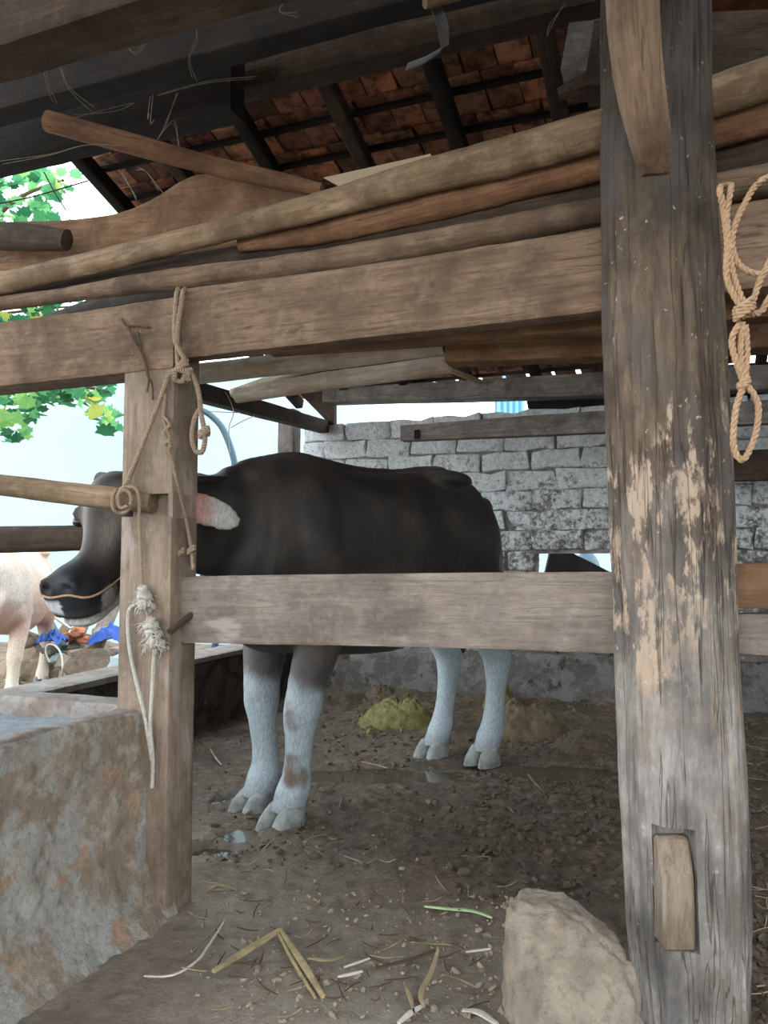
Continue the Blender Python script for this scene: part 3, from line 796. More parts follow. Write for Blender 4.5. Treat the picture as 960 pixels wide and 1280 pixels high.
# wall-plate beams at the back
def wall_beam(name, a, b_, d, dep, mat, label, ext=0.0, amp=0.003):
    pts = []
    for (px, t, bo) in (a, b_):
        T = FH(px, t, -d, W0); B = FH(px, bo, -d, W0); pts.append(((T + B) / 2, dep / 2, (T - B).length / 2))
    if ext: q = (pts[1][0] - pts[0][0]).normalized(); pts.append((pts[1][0] + q * ext, pts[1][1], pts[1][2]))
    o = timber(name, pts, mat, amp, 7, prof_rect(0.1, 2, 5)); tag(o, label, 'beam'); return o
wall_beam('wall_plate', (408, 488, 505), (760, 468, 496), 0.12, 0.14, M_['greybeam'], 'long grey beam under the clay tiles at the back of the pen', 2.2)
wall_beam('cross_beam', (503, 533, 552), (760, 514, 541), 0.62, 0.08, M_['greybeam'], 'shorter grey beam with a nail hole near its end, in front of the block wall', 1.8)
wall_beam('cross_beam', (905, 565, 602), (1010, 560, 600), 0.3, 0.08, M_['old'], 'dark beam before the block wall, seen right of the big round log post', 0.4)
h0 = FH(521, 543, -0.665, W0)  # black plate stands in for the dark hole in the beam
me = box_mesh(0.035, 0.012, 0.06, 0.004, 0); o = link('hole_patch', me, M_['black'], None, Matrix.Translation(h0) @ WM); tag(o, 'small black plate standing in for the dark hole in the shorter grey beam', 'plate')
a, b_ = FH(556, 460, -1.0, W0), FH(602, 478, -.9, W0)
o = timber('lath', [(a, .02, .012), (b_, .02, .012)], M_['pole'], 0.001, 7, prof_rect(.2, 1, 2)); tag(o, 'short pale lath slanting under the clay tiles at the back', 'lath')
# short beam ends left of the log top
o = beam_px('stub_beam', (706, 28, 86), (760, 22, 88), 0.55, 0.14, M_['greybeam'], 0.003, 0.08, ext=(0, .25)); tag(o, 'grey squared beam end beside the top of the big round log post', 'beam')
o = pole_px('stub_log', [(698, 117, 12, .45), (725, 110, 26, .45), (770, 100, 34, .45), (830, 90, 36, .45)], M_['old'], 0.004); tag(o, 'dark pointed log end below the grey beam end', 'log')
# big dark beams overhead
def top_beam(y0a, y0b, off, dep, mat, label, xb=1060, xa=-120, amp=0.008, r=0.12, vp=-2129.0):
    def yy(y0, x): return HORIZON + (y0 - HORIZON) * (x - vp) / (0 - vp)
    o = beam_px('overhead_beam', (xa, yy(y0a, xa), yy(y0b, xa)), (xb, yy(y0a, xb), yy(y0b, xb)), off, dep, mat, amp, r, ext=(.5, .5)); tag(o, label, 'beam'); return o
top_beam(-130, 52, -0.62, 0.12, M_['old'], 'huge brown squared beam overhead in the upper left corner')
top_beam(70, 135, 0.28, 0.10, M_['black'], 'smoke-blackened beam overhead, the middle one of three')
top_beam(128, 204, 0.60, 0.10, M_['black'], 'smoke-blackened beam directly above the patch of sky and leaves', xb=150)
top_beam(140, 184, 0.75, 0.10, M_['old'], 'dusty dark beam along the upper edge of the visible clay tiles', xa=60)
o = beam_px('overhead_beam', (880, 14, 100), (1010, 8, 90), 0.35, 0.12, M_['old'], 0.004, 0.1, ext=(.3, .4)); tag(o, 'dark squared beam right of the log post, just under the roof', 'beam')
# laths hanging at the roof edge on the left
for i, (xa, ya, xb, yb, D, lab) in enumerate([(133, 205, 168, 262, 4.1, 'leftmost of three thin roof laths crossing the bright gap under the roof'), (146, 208, 180, 258, 4.15, 'middle one of three thin roof laths beside the bright gap'), (162, 210, 196, 252, 4.2, 'palest of three thin roof laths, next to the crooked plank hump')]):
    a, b_ = P(xa, ya, D), P(xb, yb, D + 0.4)
    o = timber('roof_lath', [(a, .012, .014), (b_, .014, .016)], [M_['old'], M_['red'], M_['greybeam']][i], 0.002, 7, prof_rect(.2, 1, 3)); tag(o, lab, 'lath')
# hanging metal strap and stick end
v = [P(543, 2, 1.75), P(553, 30, 1.75), P(556, 58, 1.76), P(551, 63, 1.75), P(530, 76, 1.73), P(508, 84, 1.71)]
wd = [0.014, 0.014, 0.010, 0.010, 0.010, 0.010]
nm = [Vector((1, 0, .1)), Vector((1, 0, -.1)), Vector((.9, 0, .3)), Vector((.5, 0, .8)), Vector((.3, 0, .9)), Vector((.3, 0, .9))]
sts = [(c, n_.normalized() * w_, Vector((0, .0015, 0))) for c, n_, w_ in zip(v, nm, wd)]
vf = loft(sts, prof_rect(.3, 1, 2)); o = link('metal_strap', mesh_from(*vf), M_['metal']); tag(o, 'bent grey metal strap hanging before the roof tiles', 'strap')
o = timber('stick', [(P(531, 4, 1.72), .013, .011), (P(570, -6, 1.74), .013, .013), (P(640, -30, 1.8), .013, .013)], M_['pole'], 0.002); tag(o, 'pale stick end from which the metal strap hangs', 'stick')

# ------------------------------------------------------------------ feeding trough on the left
tro = empty('feeding_trough', at_frame(-0.3, -0.3, 0)); tag(tro, 'stained blue-grey masonry feeding trough left of the squared post', 'trough')
A = FH(178, 888, 0.0); zt = A.z; sA = (A - O).dot(U)
def trough_face():
    v, f = [], []; n1, n2 = 150, 60
    for j in range(n2 + 1):
        t = j / n2; z = -0.05 + (zt + 0.05) * t
        for i in range(n1 + 1):
            w = -0.0 + 1.45 * i / n1                      # metres toward the camera
            s = sA + 0.0 + 0.055 * (1 - t) ** 1.5 - 0.02 * (1 - math.exp(-w * 3))
            foot = max(0, 1 - z / 0.16) ** 2 * 0.06
            p = at_frame(s + foot, 0.04 - w, z)
            k = fbm(p * 6, 5) * 0.010 + abs(noise.noise(p * 24)) * 0.007 + noise.noise(p * 60) * 0.003 
            k *= 1.0 + 1.6 * max(0, 0.5 - t)
            if j == n2: k -= 0.012
            p = p + U * k + Z * (0.006 * fbm(p * 7, 3) if j == n2 else 0)
            v.append(p)
    for j in range(n2):
        for i in range(n1):
            a = j * (n1 + 1) + i; f.append((a, a + 1, a + n1 + 2, a + n1 + 1))
    # rim across the top and down inside
    rows = [(-0.03, 0.004), (-0.07, 0.006), (-0.085, -0.01), (-0.095, -0.06)]
    last = n2 * (n1 + 1)
    for (ds, dz) in rows:
        st = len(v)
        for i in range(n1 + 1):
            w = 1.45 * i / n1; p = at_frame(sA + ds, 0.04 - w, zt + dz)
            p += Z * (0.008 * fbm(p * 7, 4)) + U * 0.008 * noise.noise(p * 9)
            v.append(p)
        for i in range(n1):
            f.append((last + i, last + i + 1, st + i + 1, st + i))
        last = st
    return mesh_from(v, f, True, 0)
me = trough_face(); me.materials.append(M_['manger']); me.materials.append(M_['mangertop'])
nfront = 150 * 60
for k, p_ in enumerate(me.polygons): p_.material_index = 1 if k >= nfront else 0
link('side_wall', me, None, tro)
def patch(name, s0, s1, o0, o1, z, amp, mat, slope=0.0, n=50, thick=0.0):
    v, f = [], []
    for j in range(n + 1):
        for i in range(n + 1):
            s = s0 + (s1 - s0) * i / n; o_ = o0 + (o1 - o0) * j / n
            p = at_frame(s, o_, z + slope * (s - s0)); p += Z * amp * fbm(p * 6, 4); v.append(p)
    for j in range(n):
        for i in range(n):
            a = j * (n + 1) + i; f.append((a, a + 1, a + n + 2, a + n + 1))
    return link(name, mesh_from(v, f, True, 0), mat, tro)
M_['basin'] = plaster('blue_grey_basin', srgb(136, 144, 150), srgb(126, 132, 138), srgb(152, 150, 146), 0.8, 4, 0.5)
patch('basin', -1.6, sA - 0.085, -1.4, 0.02, zt - 0.045, 0.012, M_['basin'])
pts = [(at_frame(s, 0.055, zt - 0.14), 0.05, 0.15) for s in (-1.7, -1.2, -0.7, sA)]
timber('back_rim', pts, M_['mangertop'], 0.006, 7, prof_rect(.15, 2, 4), None, tro)

# ------------------------------------------------------------------ foreground stone
sv = []
outl = [(632, 1300), (632, 1220), (634, 1150), (642, 1134), (698, 1134), (728, 1148), (756, 1172), (788, 1203), (804, 1262), (812, 1340)]
base = [P(x, y, 1.36 + 0.10 * (1300 - y) / 160) for x, y in outl]
cen = sum(base, Vector()) / len(base)
bm = bmesh.new()
fr = [bm.verts.new(q) for q in base]; bk = [bm.verts.new(q + Vector((0.02, 0.14, -0.02))) for q in base]
nb = len(base)
bm.faces.new(fr); bm.faces.new(list(reversed(bk)))
for i in range(nb): bm.faces.new((fr[i], fr[(i + 1) % nb], bk[(i + 1) % nb], bk[i]))
bmesh.ops.recalc_face_normals(bm, faces=bm.faces)
bmesh.ops.bevel(bm, geom=list(bm.edges), offset=0.014, segments=2, affect='EDGES')
me = bpy.data.meshes.new('stone'); bm.to_mesh(me); bm.free()
o = link('stone_block', me, M_['concrete']); 
rm = o.modifiers.new('r', 'REMESH'); rm.mode = 'VOXEL'; rm.voxel_size = 0.006
def bake(o):
    dg = bpy.context.evaluated_depsgraph_get(); ev = o.evaluated_get(dg); m2 = bpy.data.meshes.new_from_object(ev)
    o.modifiers.clear(); old = o.data; mats = [m for m in old.materials]; o.data = m2
    m2.materials.clear()
    for m in mats: m2.materials.append(m)
    return m2
me = bake(o)
cs_ = [(v_.co.copy(), v_.normal.copy()) for v_ in me.vertices]
me.vertices.foreach_set('co', [x for p, nv in cs_ for x in (p + nv * (0.0045 * fbm(p * 9, 4) + 0.006 * noise.noise(p * 34) + 0.0035 * noise.noise(p * 90)))]); me.update()
me.polygons.foreach_set('use_smooth', [True] * len(me.polygons))
tag(o, 'rough pale concrete block standing before the big round log post', 'block')

# ------------------------------------------------------------------ buffaloes
def bovine(name, label, group, loc, fwd, scale, pal, yaw=0.0, tune=None):
    """pal(p, n) -> colour of the coat at local point p. Local x forward, y left, z up."""
    T = {'hd': 0.0}
    if tune: T.update(tune)
    V3 = Vector
    parts = []
    def add(sts, prof, n): parts.append(loft(sts, prof, n))
    pr = prof_round(24)
    X_, Y_ = V3((1, 0, 0)), V3((0, 1, 0))
    body = [(-.74, .92, 1.18, .07), (-.705, .80, 1.27, .14), (-.65, .70, 1.34, .20), (-.54, .63, 1.395, .25), (-.38, .60, 1.42, .28), (-.18, .575, 1.385, .31),
            (.0, .56, 1.36, .335), (.22, .57, 1.35, .325), (.42, .59, 1.368, .28), (.56, .60, 1.385, .24), (.70, .63, 1.35, .21), (.80, .70, 1.29, .17), (.86, .78, 1.2, .12)]
    def body_sec(x, zb, zt_, w):
        return (V3((x, 0, (zb + zt_) / 2)), Y_ * w, Z * ((zt_ - zb) / 2))
    add([body_sec(*b_) for b_ in body], pr, 48)
    # spine ridge and withers
    add([(V3((x, 0, z)), Y_ * w, Z * .10) for x, z, w in ((-.68, 1.20, .05), (-.46, 1.325, .07), (-.1, 1.285, .07), (.2, 1.28, .07), (.48, 1.30, .07), (.7, 1.26, .07), (.85, 1.2, .06))], pr, 30)
    def ell(c, r, rot=None, n=14):
        vs_, fs_ = [], []
        R = rot.to_matrix() if rot else Matrix.Identity(3)
        k = 20
        for i in range(1, n):
            th = math.pi * i / n
            for j in range(k):
                ph = 2 * math.pi * j / k
                vs_.append(V3(c) + R @ V3((r[0] * math.sin(th) * math.cos(ph), r[1] * math.sin(th) * math.sin(ph), r[2] * math.cos(th))))
        t = len(vs_); vs_ += [V3(c) + R @ V3((0, 0, r[2])), V3(c) + R @ V3((0, 0, -r[2]))]
        for i in range(n - 2):
            for j in range(k): fs_.append((i * k + j, i * k + (j + 1) % k, (i + 1) * k + (j + 1) % k, (i + 1) * k + j))
        for j in range(k): fs_.append((t, (j + 1) % k, j)); fs_.append((t + 1, (n - 2) * k + j, (n - 2) * k + (j + 1) % k))
        parts.append((vs_, fs_))
    for s in (-1, 1):
        ell((-.33, s * .14, 1.338), (.15, .10, .045))           # hip bones
        ell((-.67, s * .09, 1.22), (.07, .06, .07))              # pin bones
        ell((.50, s * .135, 1.0), (.19, .13, .30), Euler((0, .25, 0)))
        ell((.56, s * .15, .80), (.13, .09, .14))
        ell((-.50, s * .15, .95), (.19, .13, .33), Euler((0, -.15, 0)))
    # legs
    FL = [(.50, .17, .95, .14, .09), (.49, .17, .74, .115, .085), (.54, .165, .60, .08, .068), (.585, .155, .48, .062, .056), (.605, .15, .40, .060, .056), (.615, .147, .335, .050, .046),
          (.625, .145, .25, .042, .042), (.635, .143, .17, .046, .045), (.65, .142, .13, .056, .054), (.672, .142, .085, .052, .054), (.69, .142, .05, .058, .058)]
    HL = [(-.53, .165, 1.0, .17, .1), (-.52, .17, .80, .17, .11), (-.56, .16, .66, .12, .085), (-.655, .15, .56, .08, .06), (-.715, .14, .485, .072, .052), (-.72, .138, .42, .058, .048), (-.71, .137, .34, .046, .041),
          (-.69, .136, .24, .042, .040), (-.67, .135, .16, .048, .046), (-.65, .135, .12, .056, .052), (-.63, .135, .08, .052, .052), (-.61, .135, .05, .058, .056)]
    hooves = []
    offs = T.get('feet', {})
    for nm, L, s in (('fl', FL, 1), ('fr', FL, -1), ('hl', HL, 1), ('hr', HL, -1)):
        dx, dy = offs.get(nm, (0, 0)); z0 = L[0][2]
        sts = []
        for (x, y, z, rx, ry) in L:
            k = max(0.0, min(1.0, (0.8 - z) / 0.7)) ** 1.0
            th_ = 1 + .24 * max(0, min(1, (.72 - z) / .15)); sts.append((V3((x + dx * k, s * y + dy * k, z)), X_ * rx * th_, Y_ * ry * th_))
        add(sts, prof_round(16), 44)
        hooves.append((V3((L[-1][0] + dx, s * L[-1][1] + dy, 0)), s))
        ell((L[-1][0] + dx - .05, s * L[-1][1] + dy - .03, .10), (.018, .016, .022)); ell((L[-1][0] + dx - .05, s * L[-1][1] + dy + .03, .10), (.018, .016, .022))
    # neck and head
    yr = Matrix.Rotation(yaw, 3, 'Z')
    poll = V3((.66, 0, 0)) + (yr @ V3((T.get('nk', .62), 0, 0))) + Z * 1.225
    hf = Matrix.Rotation(yaw * 1.3 + T['hd'], 3, 'Z')
    pit = math.radians(68)
    hx = hf @ V3((math.cos(pit), 0, -math.sin(pit))); hn = hf @ V3((math.sin(pit), 0, math.cos(pit))); hy = hf @ Y_
    # the head bends from a steep forehead to a nearly level muzzle
    fwd_h = hf @ X_
    def pitch_at(t): k_ = smooth01(.16, .44, t); return math.radians(68 - 42 * k_)
    NS = 60; DT = .56 / NS; cen_ = [poll + Vector((0, 0, 0))]
    for i_ in range(NS):
        a_ = pitch_at((i_ + .5) * DT); cen_.append(cen_[-1] + (fwd_h * math.cos(a_) - Z * math.sin(a_)) * DT)
    def HP(t, n_, y_):
        a_ = pitch_at(t); nn_ = fwd_h * math.sin(a_) + Z * math.cos(a_)
        if t < 0: c_ = poll + hx * t
        else:
            f_ = min(t / DT, NS - .001); k_ = int(f_); c_ = cen_[k_].lerp(cen_[k_ + 1], f_ - k_)
        return c_ + nn_ * n_ + hy * y_
    def NH(t): a_ = pitch_at(t); return fwd_h * math.sin(a_) + Z * math.cos(a_)
    def HL_of(co):
        rel = co - poll; y_ = rel.dot(hy); best = None
        for k_ in range(0, NS + 1, 2):
            q_ = co - cen_[k_]; q_ = q_ - hy * q_.dot(hy); d_ = q_.length
            a_ = pitch_at(k_ * DT); al = abs(q_.dot(fwd_h * math.cos(a_) - Z * math.sin(a_)))
            if best is None or al + d_ * .05 < best[0]: best = (al + d_ * .05, k_ * DT, q_.dot(fwd_h * math.sin(a_) + Z * math.cos(a_)))
        return (best[1] if rel.dot(hx) > -.02 else rel.dot(hx), best[2], y_)
    nb_ = poll - hx * 0.0 - hf @ V3((.04, 0, .10))
    n0 = V3((.62, 0, 1.10)); n1 = V3((.82, 0, 1.085)) ; n2 = (n1 + nb_) / 2 + Z * .0 + (yr @ V3((.0, 0, 0)))
    side = (yr @ Y_)
    add([(n0, Y_ * .17, Z * .24), (n1, Y_ * .15, Z * .20), (n2, (Y_ + side).normalized() * .13, Z * .165), (nb_, side * .11, Z * .14), (nb_ + hf @ V3((.10, 0, -.03)), hy * .08, Z * .10)], pr, 30)
    HS = [(-.02, .03, -.10, .06), (.02, .065, -.14, .10), (.07, .078, -.19, .126), (.13, .075, -.235, .130), (.19, .064, -.235, .124), (.25, .054, -.205, .114), (.30, .048, -.170, .102), (.34, .048, -.140, .094),
          (.38, .052, -.122, .092), (.42, .052, -.112, .092), (.455, .042, -.098, .082), (.475, .012, -.07, .052)]
    # the head bends from a steep forehead to a nearly level muzzle
    fwd_h = hf @ X_
    def pitch_at(t): k_ = smooth01(.16, .44, t); return math.radians(68 - 42 * k_)
    NS = 60; DT = .56 / NS; cen_ = [poll + Vector((0, 0, 0))]
    for i_ in range(NS):
        a_ = pitch_at((i_ + .5) * DT); cen_.append(cen_[-1] + (fwd_h * math.cos(a_) - Z * math.sin(a_)) * DT)
    def HP(t, n_, y_):
        a_ = pitch_at(t); nn_ = fwd_h * math.sin(a_) + Z * math.cos(a_)
        if t < 0: c_ = poll + hx * t
        else:
            f_ = min(t / DT, NS - .001); k_ = int(f_); c_ = cen_[k_].lerp(cen_[k_ + 1], f_ - k_)
        return c_ + nn_ * n_ + hy * y_
    def NH(t): a_ = pitch_at(t); return fwd_h * math.sin(a_) + Z * math.cos(a_)
    def HL_of(co):
        rel = co - poll; y_ = rel.dot(hy); best = None
        for k_ in range(0, NS + 1, 2):
            q_ = co - cen_[k_]; q_ = q_ - hy * q_.dot(hy); d_ = q_.length
            a_ = pitch_at(k_ * DT); al = abs(q_.dot(fwd_h * math.cos(a_) - Z * math.sin(a_)))
            if best is None or al + d_ * .05 < best[0]: best = (al + d_ * .05, k_ * DT, q_.dot(fwd_h * math.sin(a_) + Z * math.cos(a_)))
        return (best[1] if rel.dot(hx) > -.02 else rel.dot(hx), best[2], y_)
    nb_ = poll - hx * 0.0 - hf @ V3((.04, 0, .10))
    n0 = V3((.62, 0, 1.10)); n1 = V3((.82, 0, 1.085)) ; n2 = (n1 + nb_) / 2 + Z * .0 + (yr @ V3((.0, 0, 0)))
    side = (yr @ Y_)
    add([(n0, Y_ * .17, Z * .24), (n1, Y_ * .15, Z * .20), (n2, (Y_ + side).normalized() * .13, Z * .165), (nb_, side * .11, Z * .14), (nb_ + hf @ V3((.10, 0, -.03)), hy * .08, Z * .10)], pr, 30)
    HS = [(-.02, .03, -.10, .06), (.02, .065, -.14, .10), (.07, .075, -.19, .118), (.13, .070, -.235, .118), (.19, .058, -.24, .100), (.25, .046, -.215, .082), (.30, .046, -.185, .076), (.34, .050, -.16, .080),
          (.38, .056, -.145, .088), (.42, .056, -.135, .090), (.455, .044, -.115, .080), (.475, .012, -.08, .052)]
    add([(HP(t, (a + b_) / 2, 0), hy * w, NH(t) * ((a - b_) / 2)) for t, a, b_, w in HS], pr, 44)
    # chin and lower lip
    add([(HP(t, d_, 0), hy * w, NH(t) * h_) for t, d_, w, h_ in ((.20, -.18, .06, .04), (.30, -.145, .06, .032), (.37, -.126, .062, .030), (.42, -.118, .060, .028), (.45, -.108, .045, .020))], pr, 20)
    ear_axes = []
    for s in (-1, 1):
        q = HP(.125, .010, s * .101); ell(q, (.036, .022, .034))        # brows
        q = HP(.46, .012, s * .045); ell(q, (.032, .026, .03))           # nostril wings
        # ears
        e0 = HP(.055, -.05, s * .09); back = -(hf @ X_)
        L_ = [(0, .018, .018), (.06, .03, .036), (.13, .022, .055), (.21, .014, .062), (.27, .010, .048), (.31, .006, .015)]
        ed = (hy * s * 0.93 + back * 0.34 + Z * 0.02).normalized() if s > 0 else (V3((-1, -.15, -.1))).normalized(); eup = (Z * .9 + back * .25).normalized(); ef = ed.cross(eup).normalized()
        ear_axes.append((e0.copy(), ed.copy()))
        sts = []
        for l, th, w in L_:
            sts.append((e0 + ed * l - Z * .05 * (l / .25) ** 2, ef * th, eup * w))
        add(sts, prof_round(16), 16)
    # join, remesh to one continuous skin
    vs_, fs_ = [], []
    for v, f in parts:
        k = len(vs_); vs_ += v; fs_ += [tuple(i + k for i in q) for q in f]
    me = bpy.data.meshes.new(name); me.from_pydata([tuple(q) for q in vs_], [], fs_); me.update()
    bm = bmesh.new(); bm.from_mesh(me); bmesh.ops.recalc_face_normals(bm, faces=bm.faces); bm.to_mesh(me); bm.free()
    root = empty(name, loc); root.rotation_euler = (0, 0, math.atan2(fwd.y, fwd.x)); root.scale = (scale,) * 3
    tag(root, label, 'buffalo', group)
    tmp = bpy.data.objects.new('body', me); COL.objects.link(tmp); me.materials.append(M_['hide'])
    r_ = tmp.modifiers.new('r', 'REMESH'); r_.mode = 'VOXEL'; r_.voxel_size = 0.0105
    s_ = tmp.modifiers.new('s', 'SMOOTH'); s_.factor = 0.6; s_.iterations = 13
    me = bake(tmp)
    me.polygons.foreach_set('use_smooth', [True] * len(me.polygons))
    # carve nostrils and mouth, add folds
    nos = [HP(.478, .014, s * .042) for s in (-1, 1)]
    cos = [v_.co.copy() for v_ in me.vertices]; nrm = [v_.normal.copy() for v_ in me.vertices]; newco = []
    for p0_, nv in zip(cos, nrm):
        p = p0_.copy(); co = p0_.copy()
        for q in nos:
            d = (p - q).length
            if d < .028: co -= (nv * .024 * (1 - (d / .028) ** 2))
        t = -1
        if p.x > .9 and (p - poll).dot(fwd_h) > -.05: t, n_, y_ = HL_of(p)
        if t > .31 and abs(n_ - (-.102 - (.46 - t) * .22)) < .009: co -= nv * .010
        nck = 0.0
        if .75 < p.x < 1.25 and p.z > .85 and abs(t) > .1: nck = .0025 * math.sin(p.x * 60 + p.z * 15)
        co += nv * (.004 * fbm(p * 5, 3) + nck + .0015 * noise.noise(p * 30)); newco.append(co)
    me.vertices.foreach_set('co', [x for c_ in newco for x in c_]); me.update()
    ca = me.color_attributes.new('coat', 'FLOAT_COLOR', 'POINT')
    cols = []
    for co in newco:
        rel = co - poll; hl = (rel.dot(hx), rel.dot(hn), rel.dot(hy))
        ear = 0
        if co.x > .9:
            for e0_, ed_ in ear_axes:
                l_ = (co - e0_).dot(ed_); d_ = (co - e0_ - ed_ * l_ + Z * .05 * (l_ / .25) ** 2).length
                if l_ > .045 and d_ < .072: ear = l_
            if not ear and rel.dot(fwd_h) > -.05: hl = HL_of(co)
        cols += [*pal(co, hl, ear, None), 1.0]
    ca.data.foreach_set('color', cols)
    tmp.parent = root
    # hooves: two claws on each foot
    for c, s in hooves:
        for q in (-1, 1):
            cy = c.y + q * .038
            sts = [(V3((c.x - .005, cy, .075)), X_ * .046, Y_ * .030), (V3((c.x + .010, cy, .05)), X_ * .062, Y_ * .036), (V3((c.x + .024, cy + q * .002, .022)), X_ * .072, Y_ * .038), (V3((c.x + .030, cy + q * .004, -.012)), X_ * .078, Y_ * .040)]
            h = link('hoof', mesh_from(*loft(sts, prof_round(18), 10, .002, 20)), M_['hoof']); h.parent = root
    # eyes
    for s in (-1, 1):
        q = HP(.148, .000, s * .113)
        bm = bmesh.new(); bmesh.ops.create_uvsphere(bm, u_segments=20, v_segments=14, radius=.019)
        m2 = bpy.data.meshes.new('eye'); bm.to_mesh(m2); bm.free(); m2.polygons.foreach_set('use_smooth', [True] * len(m2.polygons)); m2.materials.append(M_['eye'])
        e = link('eye', m2); e.parent = root; e.location = q
        ld_ = [(q + hx * (.024 * math.cos(a)) + hn * (.020 * math.sin(a)) + hy * s * .006, ) for a in [2 * math.pi * k / 14 for k in range(15)]]
    # horns swept back
    for s in (-1, 1):
        b0_ = HP(.0, .015, s * .065); o_ = lambda x, y, z: b0_ + V3((x, s * y * (1 if s > 0 else .1), z))
        hp = [(b0_, .032), (o_(-.05, .05, .0), .032), (o_(-.12, .085, -.005), .028), (o_(-.20, .10, .0), .021), (o_(-.27, .095, .012), .013), (o_(-.32, .08, .025), .004)]
        sts = []
        for i, (c, r) in enumerate(hp):
            d = (hp[min(i + 1, 5)][0] - hp[max(i - 1, 0)][0]).normalized(); a = d.cross(Z).normalized(); b_ = a.cross(d).normalized()
            sts.append((c, a * r * 1.15, b_ * r * .75))
        h = link('horn', mesh_from(*loft(sts, prof_round(12), 24, .0015, 20)), M_['horn']); h.parent = root
    # tail
    tp = [(V3((-.73, 0, 1.20)), .03), (V3((-.765, 0, 1.06)), .022), (V3((-.74, -.02, .85)), .016), (V3((-.69, -.03, .65)), .013), (V3((-.68, -.03, .56)), .020), (V3((-.675, -.03, .50)), .006)]
    h = link('tail', mesh_from(*loft([(c, X_ * r, Y_ * r) for c, r in tp], prof_round(10), 24)), M_['horn']); h.parent = root
    return root, HP

def smooth01(a, b_, x): t = max(0, min(1, (x - a) / (b_ - a))); return t * t * (3 - 2 * t)
def mixc(a, b_, t): return tuple(a[i] * (1 - t) + b_[i] * t for i in range(3))
DK = srgb(46, 43, 41); SILV = srgb(132, 126, 120); WH = srgb(176, 190, 196); BR = srgb(104, 80, 58); MZ = srgb(30, 32, 36)
def pal_dark(p, hl, ear, n):
    c = DK
    k = fbm(p * 4, 3)
    c = mixc(c, srgb(76, 69, 62), max(0, min(1, k * .9 + .2)))
    if p.z > 1.28: c = mixc(c, srgb(84, 79, 76), smooth01(1.30, 1.42, p.z) * .6)  # light from above painted in along the back
    if p.z < .64 and hl[0] < 0 or (p.z < .64 and p.x < 1.0):
        kk = fbm(p * 9, 3) * .05
        top = .50 if p.x > 0 else .60
        c = mixc(c, srgb(104, 100, 98), smooth01(.70, .58, p.z) * .5)
        c = mixc(c, WH, smooth01(top + .04 + kk, top - .08 + kk, p.z))
        if p.x > 0:
            for (bx, bz, br) in ((.66, .39, .055), (.66, .20, .06), (.60, .16, .035)):
                dd = ((p.x - bx - .02) ** 2 + (abs(p.y) - .16) ** 2 + (p.z - bz) ** 2) ** .5 + fbm(p * 14, 3) * .03
                c = mixc(c, BR, smooth01(br + .015, br * .6, dd) * .75)
        c = mixc(c, srgb(120, 124, 124), smooth01(.14, .05, p.z) * .6)
    if ear: c = mixc(mixc(c, srgb(184, 122, 104), smooth01(.05, .09, ear)), srgb(186, 182, 176), smooth01(.14, .24, ear + .03 * fbm(p * 20, 2)))
    elif p.x > 1.05:
        t, n_, y_ = hl
        c = mixc(c, srgb(92, 84, 78), .45 * smooth01(-.12, .03, n_) * smooth01(.38, .30, t))
        c = mixc(c, srgb(142, 134, 126), smooth01(.05, .0, abs(abs(y_) - .06)) * smooth01(-.02, .03, n_) * smooth01(.36, .2, t) * smooth01(.0, .1, t) * .8)  # silvery highlight painted along the nose ridges
        c = mixc(c, MZ, smooth01(.35, .41, t) * smooth01(-.075, -.055, n_))
        if t > .24:
            c = mixc(c, srgb(196, 194, 190), smooth01(-.098, -.110, n_) * smooth01(.25, .32, t))
            c = mixc(c, srgb(180, 178, 174), smooth01(.035, .02, ((t - .37) ** 2 + (n_ + .075) ** 2) ** .5 * .8) * (1 if abs(y_) > .04 else 0))
            c = mixc(c, srgb(200, 200, 200), smooth01(.03, .015, ((t - .47) ** 2 + (n_ + .05) ** 2) ** .5) * (1 if y_ < 0 else 0))
    return c
PK = srgb(222, 188, 164); PW_ = srgb(232, 220, 208)
def pal_pale(p, hl, ear, n):
    c = mixc(PK, PW_, max(0, min(1, .5 + fbm(p * 2.5, 3))))
    c = mixc(c, srgb(236, 226, 206), .6 * smooth01(.6, .45, p.z))
    c = mixc(c, srgb(176, 130, 110), .5 * smooth01(.95, .85, p.z) * smooth01(.55, .65, p.z))
    return c
BD = Vector((-0.67, -0.745, 0)).normalized()
MID = Vector((-0.03, 3.56, 0))
buf, HPd = bovine('water_buffalo', 'large dark grey buffalo with white lower legs standing behind the rail', None, MID, BD, 1.0, pal_dark, 0.0,
                  {'hd': 0.40, 'nk': .60, 'feet': {'fl': (-.045, .0), 'fr': (-.10, .05), 'hl': (-.02, .0), 'hr': (.05, .01)}})
f2 = Vector((0.2, -0.98, 0)).normalized(); l2 = Vector((-f2.y, f2.x, 0)); l2 = Vector((0.98, 0.2, 0))
nf = P(15, 865, 5.85); m2c = Vector((nf.x, nf.y, 0)) - f2 * .66 * .8 - l2 * .15 * .8
buf2, _ = bovine('water_buffalo', 'pale pinkish young buffalo standing in the yard, at the far left edge', None, Vector((m2c.x, m2c.y, -0.06)), f2, 0.82, pal_pale, -1.0,
                 {'feet': {}})
for c in buf2.children:
    if c.name.startswith('hoof'):
        pass

